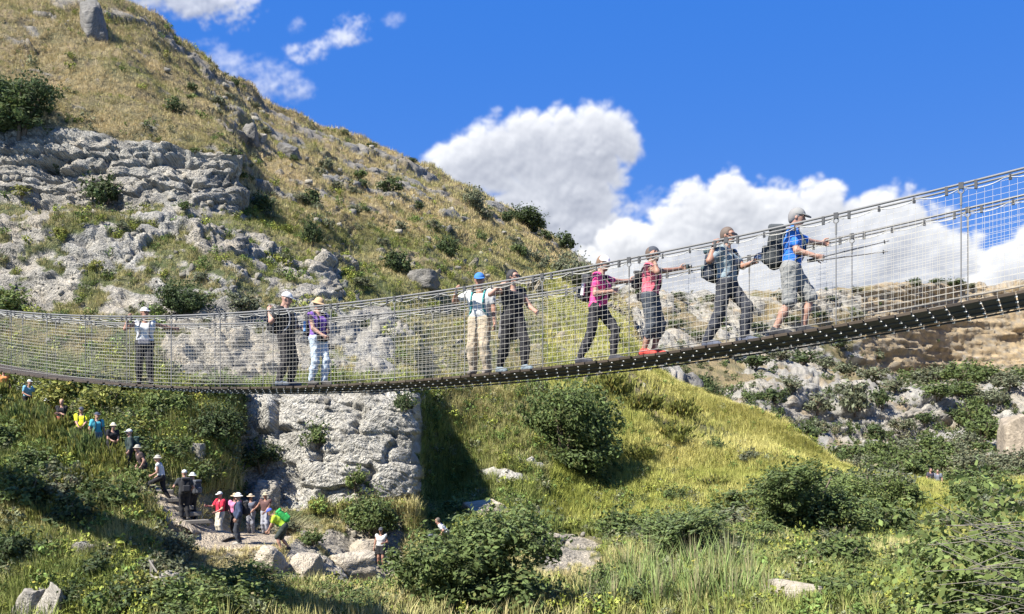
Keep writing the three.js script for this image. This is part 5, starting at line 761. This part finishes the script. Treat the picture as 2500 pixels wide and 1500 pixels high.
hiker(236, 34, 50, { label: 'hiker in teal T-shirt, dark cap and blue-grey trousers', top: { c: [0.06, 0.32, 0.38], sleeve: 0.6 }, bottom: { c: [0.13, 0.17, 0.18], to: 1.95, loose: 0.022 }, hat: { kind: 'cap', c: [0.05, 0.06, 0.09] }, h: 1.74, pack: { label: 'black backpack of the teal T-shirt hiker', c: BLACK, size: 0.95 } });
hiker(272, 33.5, 45, { label: 'hiker in black with pale straw hat, leaning forward', woman: 1, top: { c: BLACK, sleeve: 0.5 }, bottom: BLACKT, hat: { kind: 'bucket', c: [0.66, 0.6, 0.42] }, hair: [0.5, 0.36, 0.18], lean: 0.25, hands: [{ at: [0.1, 1.0, 0.35] }, { at: [-0.1, 1.0, 0.35] }], h: 1.64 });
hiker(316, 32.9, -60, { label: 'hiker in dark clothes with pale grey cap on the bank', top: { c: [0.035, 0.05, 0.045], sleeve: 1.6 }, bottom: BLACKT, hat: { kind: 'cap', c: [0.6, 0.62, 0.6] }, h: 1.74, pack: { label: 'dark green backpack of the pale grey cap hiker', c: [0.02, 0.045, 0.038], size: 1 } });
hiker(350, 32.2, -50, { label: 'hiker in brown and black bending towards the steps', top: { c: [0.06, 0.04, 0.035], sleeve: 0.4 }, bottom: BLACKT, hat: { kind: 'bucket', c: [0.35, 0.32, 0.26] }, lean: 0.35, h: 1.68, lift: -0.1 });
hiker(394, 31.5, -80, { label: 'hiker in white vest, khaki hat and black trousers climbing steps', woman: 1, top: { c: WHITE, sleeve: 0.05 }, bottom: BLACKT, hat: { kind: 'bucket', c: [0.36, 0.33, 0.27] }, lean: 0.22, feet: [[0.1, 0.22, 0.2], [-0.1, -0.24]], hip: 0.87, hands: [{ at: [0.15, 0.95, 0.32] }, { at: [-0.2, 0.9, 0.2] }], h: 1.7 });
const backers = hiker(450, 31.2, -150, { label: 'hiker seen from behind with white cap and trekking pole', top: { c: [0.03, 0.033, 0.037], sleeve: 0.6 }, bottom: BLACKT, hat: CAPW, hands: [{ at: [0.3, 1.15, 0.3] }, { at: [-0.25, 1.0, 0.2] }], h: 1.76, pack: { label: 'big black backpack of the hiker with trekking pole', c: BLACK, size: 1.1 } });
pole('slanting trekking pole planted on the path steps', backers.hand(0), below(418, 31.4).add(V(0, 0.05, 0)));
hiker(470, 31.9, -120, { label: 'hiker in white sun hat just behind the trekking pole hiker', top: { c: [0.05, 0.06, 0.08], sleeve: 1.0 }, bottom: BLACKT, hat: { kind: 'bucket', c: WHITE }, h: 1.74, pack: { label: 'charcoal backpack of the white sun hat hiker', c: [0.045, 0.048, 0.055], size: 1.05 } });
{ const w = hiker(537, 33.5, -35, { label: 'hiker in red shirt, white cap and beige trousers', top: { c: [0.62, 0.02, 0.05], sleeve: 0.6 }, bottom: { c: [0.5, 0.45, 0.36], to: 1.95, loose: 0.024 }, hat: CAPW, hands: [{ at: [0.1, 1.0, 0.25] }, { at: [-0.34, 1.22, 0.34], hint: [-0.5, -0.9, 0] }], h: 1.75, pack: { label: 'dark red backpack of the red shirt hiker', c: [0.09, 0.015, 0.02], size: 0.9 } }); const h = w.hand(1); pole('trekking pole raised by the hiker in red shirt', h.clone().add(V(0, 0.12, 0)), h.clone().add(V(-0.1, -0.75, 0.1))); }
hiker(573, 34.2, 10, { label: 'hiker in pink shirt and tan brimmed hat', woman: 1, top: { c: [0.6, 0.2, 0.34], sleeve: 0.5 }, bottom: BLACKT, hat: { kind: 'sun', c: [0.45, 0.32, 0.2], band: [0.1, 0.06, 0.05] }, glasses: 1, hands: [{ at: [0.1, 1.0, 0.28] }, { at: [-0.2, 1.02, 0.3] }], h: 1.68 });
hiker(582, 30.6, -70, { label: 'hiker in navy jacket and white bucket hat on bare earth', top: { c: [0.035, 0.05, 0.095], sleeve: 1.9 }, bottom: { c: [0.03, 0.035, 0.045], to: 1.95, loose: 0.024 }, hat: { kind: 'bucket', c: [0.74, 0.72, 0.66] }, h: 1.8, stout: 1.15, shoes: [0.3, 0.28, 0.24], pack: { label: 'black backpack of the navy jacket hiker', c: BLACK, size: 1 } });
hiker(612, 35.6, 0, { label: 'hiker in grey vest, straw hat and grey trousers', woman: 1, top: { c: [0.1, 0.11, 0.14], sleeve: 0.04 }, bottom: GREYT, hat: { kind: 'sun', c: [0.5, 0.4, 0.27], band: [0.05, 0.04, 0.04] }, glasses: 1, skin: 'tan', hands: [{ at: [0.05, 0.95, 0.2] }, { at: [-0.05, 0.95, 0.2] }], h: 1.64 });
hiker(648, 35.4, -12, { label: 'hiker in maroon sleeveless top and pale grey trousers', top: { c: [0.1, 0.05, 0.045], sleeve: 0.04 }, bottom: { c: [0.28, 0.28, 0.31], to: 1.95, loose: 0.024 }, hat: { kind: 'bucket', c: [0.4, 0.33, 0.22] }, skin: 'tan', hands: [{ at: [0.08, 0.95, 0.22] }, { at: [-0.4, 1.05, 0.2] }], h: 1.72 });
hiker(692, 30.8, -80, { label: 'hiker in blue cap and neon shirt bending under green backpack', top: { c: [0.42, 0.6, 0.04], sleeve: 0.6 }, bottom: { c: [0.03, 0.04, 0.035], to: 1.0, loose: 0.03 }, hat: { kind: 'cap', c: [0.06, 0.1, 0.4] }, lean: 0.75, hip: 0.84, headPitch: 0.4, headLean: 0.9, feet: [[0.1, 0.1], [-0.1, -0.15]], hands: [{ at: [0.12, 0.65, 0.55] }, { at: [-0.15, 0.7, 0.5] }], h: 1.74, pack: { label: 'round bright green backpack of the bending hiker', c: [0.02, 0.26, 0.05], size: 1.1 } });
hiker(930, 35.8, -5, { label: 'woman in white tank top and black shorts on pale rocks', woman: 1, top: { c: WHITE, sleeve: 0.03 }, bottom: { c: BLACK, to: 0.6, loose: 0.024 }, hair: [0.05, 0.04, 0.035], hat: { kind: 'cap', c: [0.06, 0.06, 0.07] }, skin: 'tan', hands: [{ at: [0.16, 1.1, 0.2] }, { at: [-0.28, 0.86, 0.08] }], h: 1.68 });
hiker(1092, 37.5, -90, { label: 'hiker in white shirt bending behind the central bush', top: { c: WHITE, sleeve: 0.6 }, bottom: BLACKT, hair: [0.1, 0.08, 0.06], lean: 0.7, hip: 0.86, h: 1.72, lift: 0.35 });
hiker(1052, 34.5, -60, { label: 'hiker in dark cap and dark shirt hidden in the central bush', top: { c: [0.05, 0.06, 0.08], sleeve: 0.6 }, bottom: BLACKT, hat: { kind: 'cap', c: [0.09, 0.1, 0.12] }, h: 1.74, lift: 0.25 });
hiker(2272, 57, 20, { label: 'distant hiker in dark shirt crossing the valley meadow', top: { c: [0.05, 0.045, 0.06], sleeve: 0.6 }, bottom: { c: [0.12, 0.14, 0.2], to: 1.95, loose: 0.02 }, hair: [0.05, 0.04, 0.03], h: 1.74 });
hiker(2290, 57.6, -30, { label: 'distant hiker in grey shirt beside the dark shirt walker', top: { c: [0.14, 0.15, 0.18], sleeve: 0.6 }, bottom: BLACKT, hair: [0.06, 0.05, 0.04], h: 1.66, pack: { label: 'grey backpack of the distant grey shirt hiker', c: [0.08, 0.085, 0.09], size: 0.9 } });

// ---------------------------------------------------------------- timber by the path
{
  const w = std(0.26, 0.235, 0.2, 0.95, { map: rockGrain }), steps = thing('timber_steps', 'weathered timber steps set into the climbing footpath', 'steps');
  for (const [px, z, len] of [[372, 31.9, 1.2], [398, 31.6, 1.25], [418, 31.4, 1.3], [436, 31.25, 1.35], [458, 31.2, 1.5]]) { const p = below(px, z), b = part('step', new RoundedBoxGeometry(len, 0.15, 0.16, 2, 0.03), w, steps); b.position.copy(p).add(V(0.1, 0.04, 0)); b.rotation.y = 0.5; }
  const r = thing('broken_handrail', 'leaning grey timber handrail fallen in the grass', 'handrail'), a = ground(372, 1455), t = a.clone().add(V(0, 1.0, 0.0)), e = ground(440, 1498).add(V(0, 0.1, 0));
  const beam = (p, q, n, x) => { const d = q.clone().sub(p), m = part(n, new RoundedBoxGeometry(x, d.length(), 0.05, 1, 0.01), w, r); m.position.copy(p).addScaledVector(d, 0.5); m.quaternion.setFromUnitVectors(V(0, 1, 0), d.clone().normalize()); };
  beam(a.clone().add(V(0, -0.2, 0)), t, 'post', 0.1); beam(t.clone().add(V(-0.05, 0, 0.04)), e, 'rail', 0.11); beam(t.clone().add(V(-0.02, -0.35, 0.05)), e.clone().add(V(-0.1, -0.02, 0.02)), 'rail', 0.09);
}

scene.traverse((o) => { if (o.isMesh) { o.castShadow = true; o.receiveShadow = true; } });
renderer.render(scene, camera);
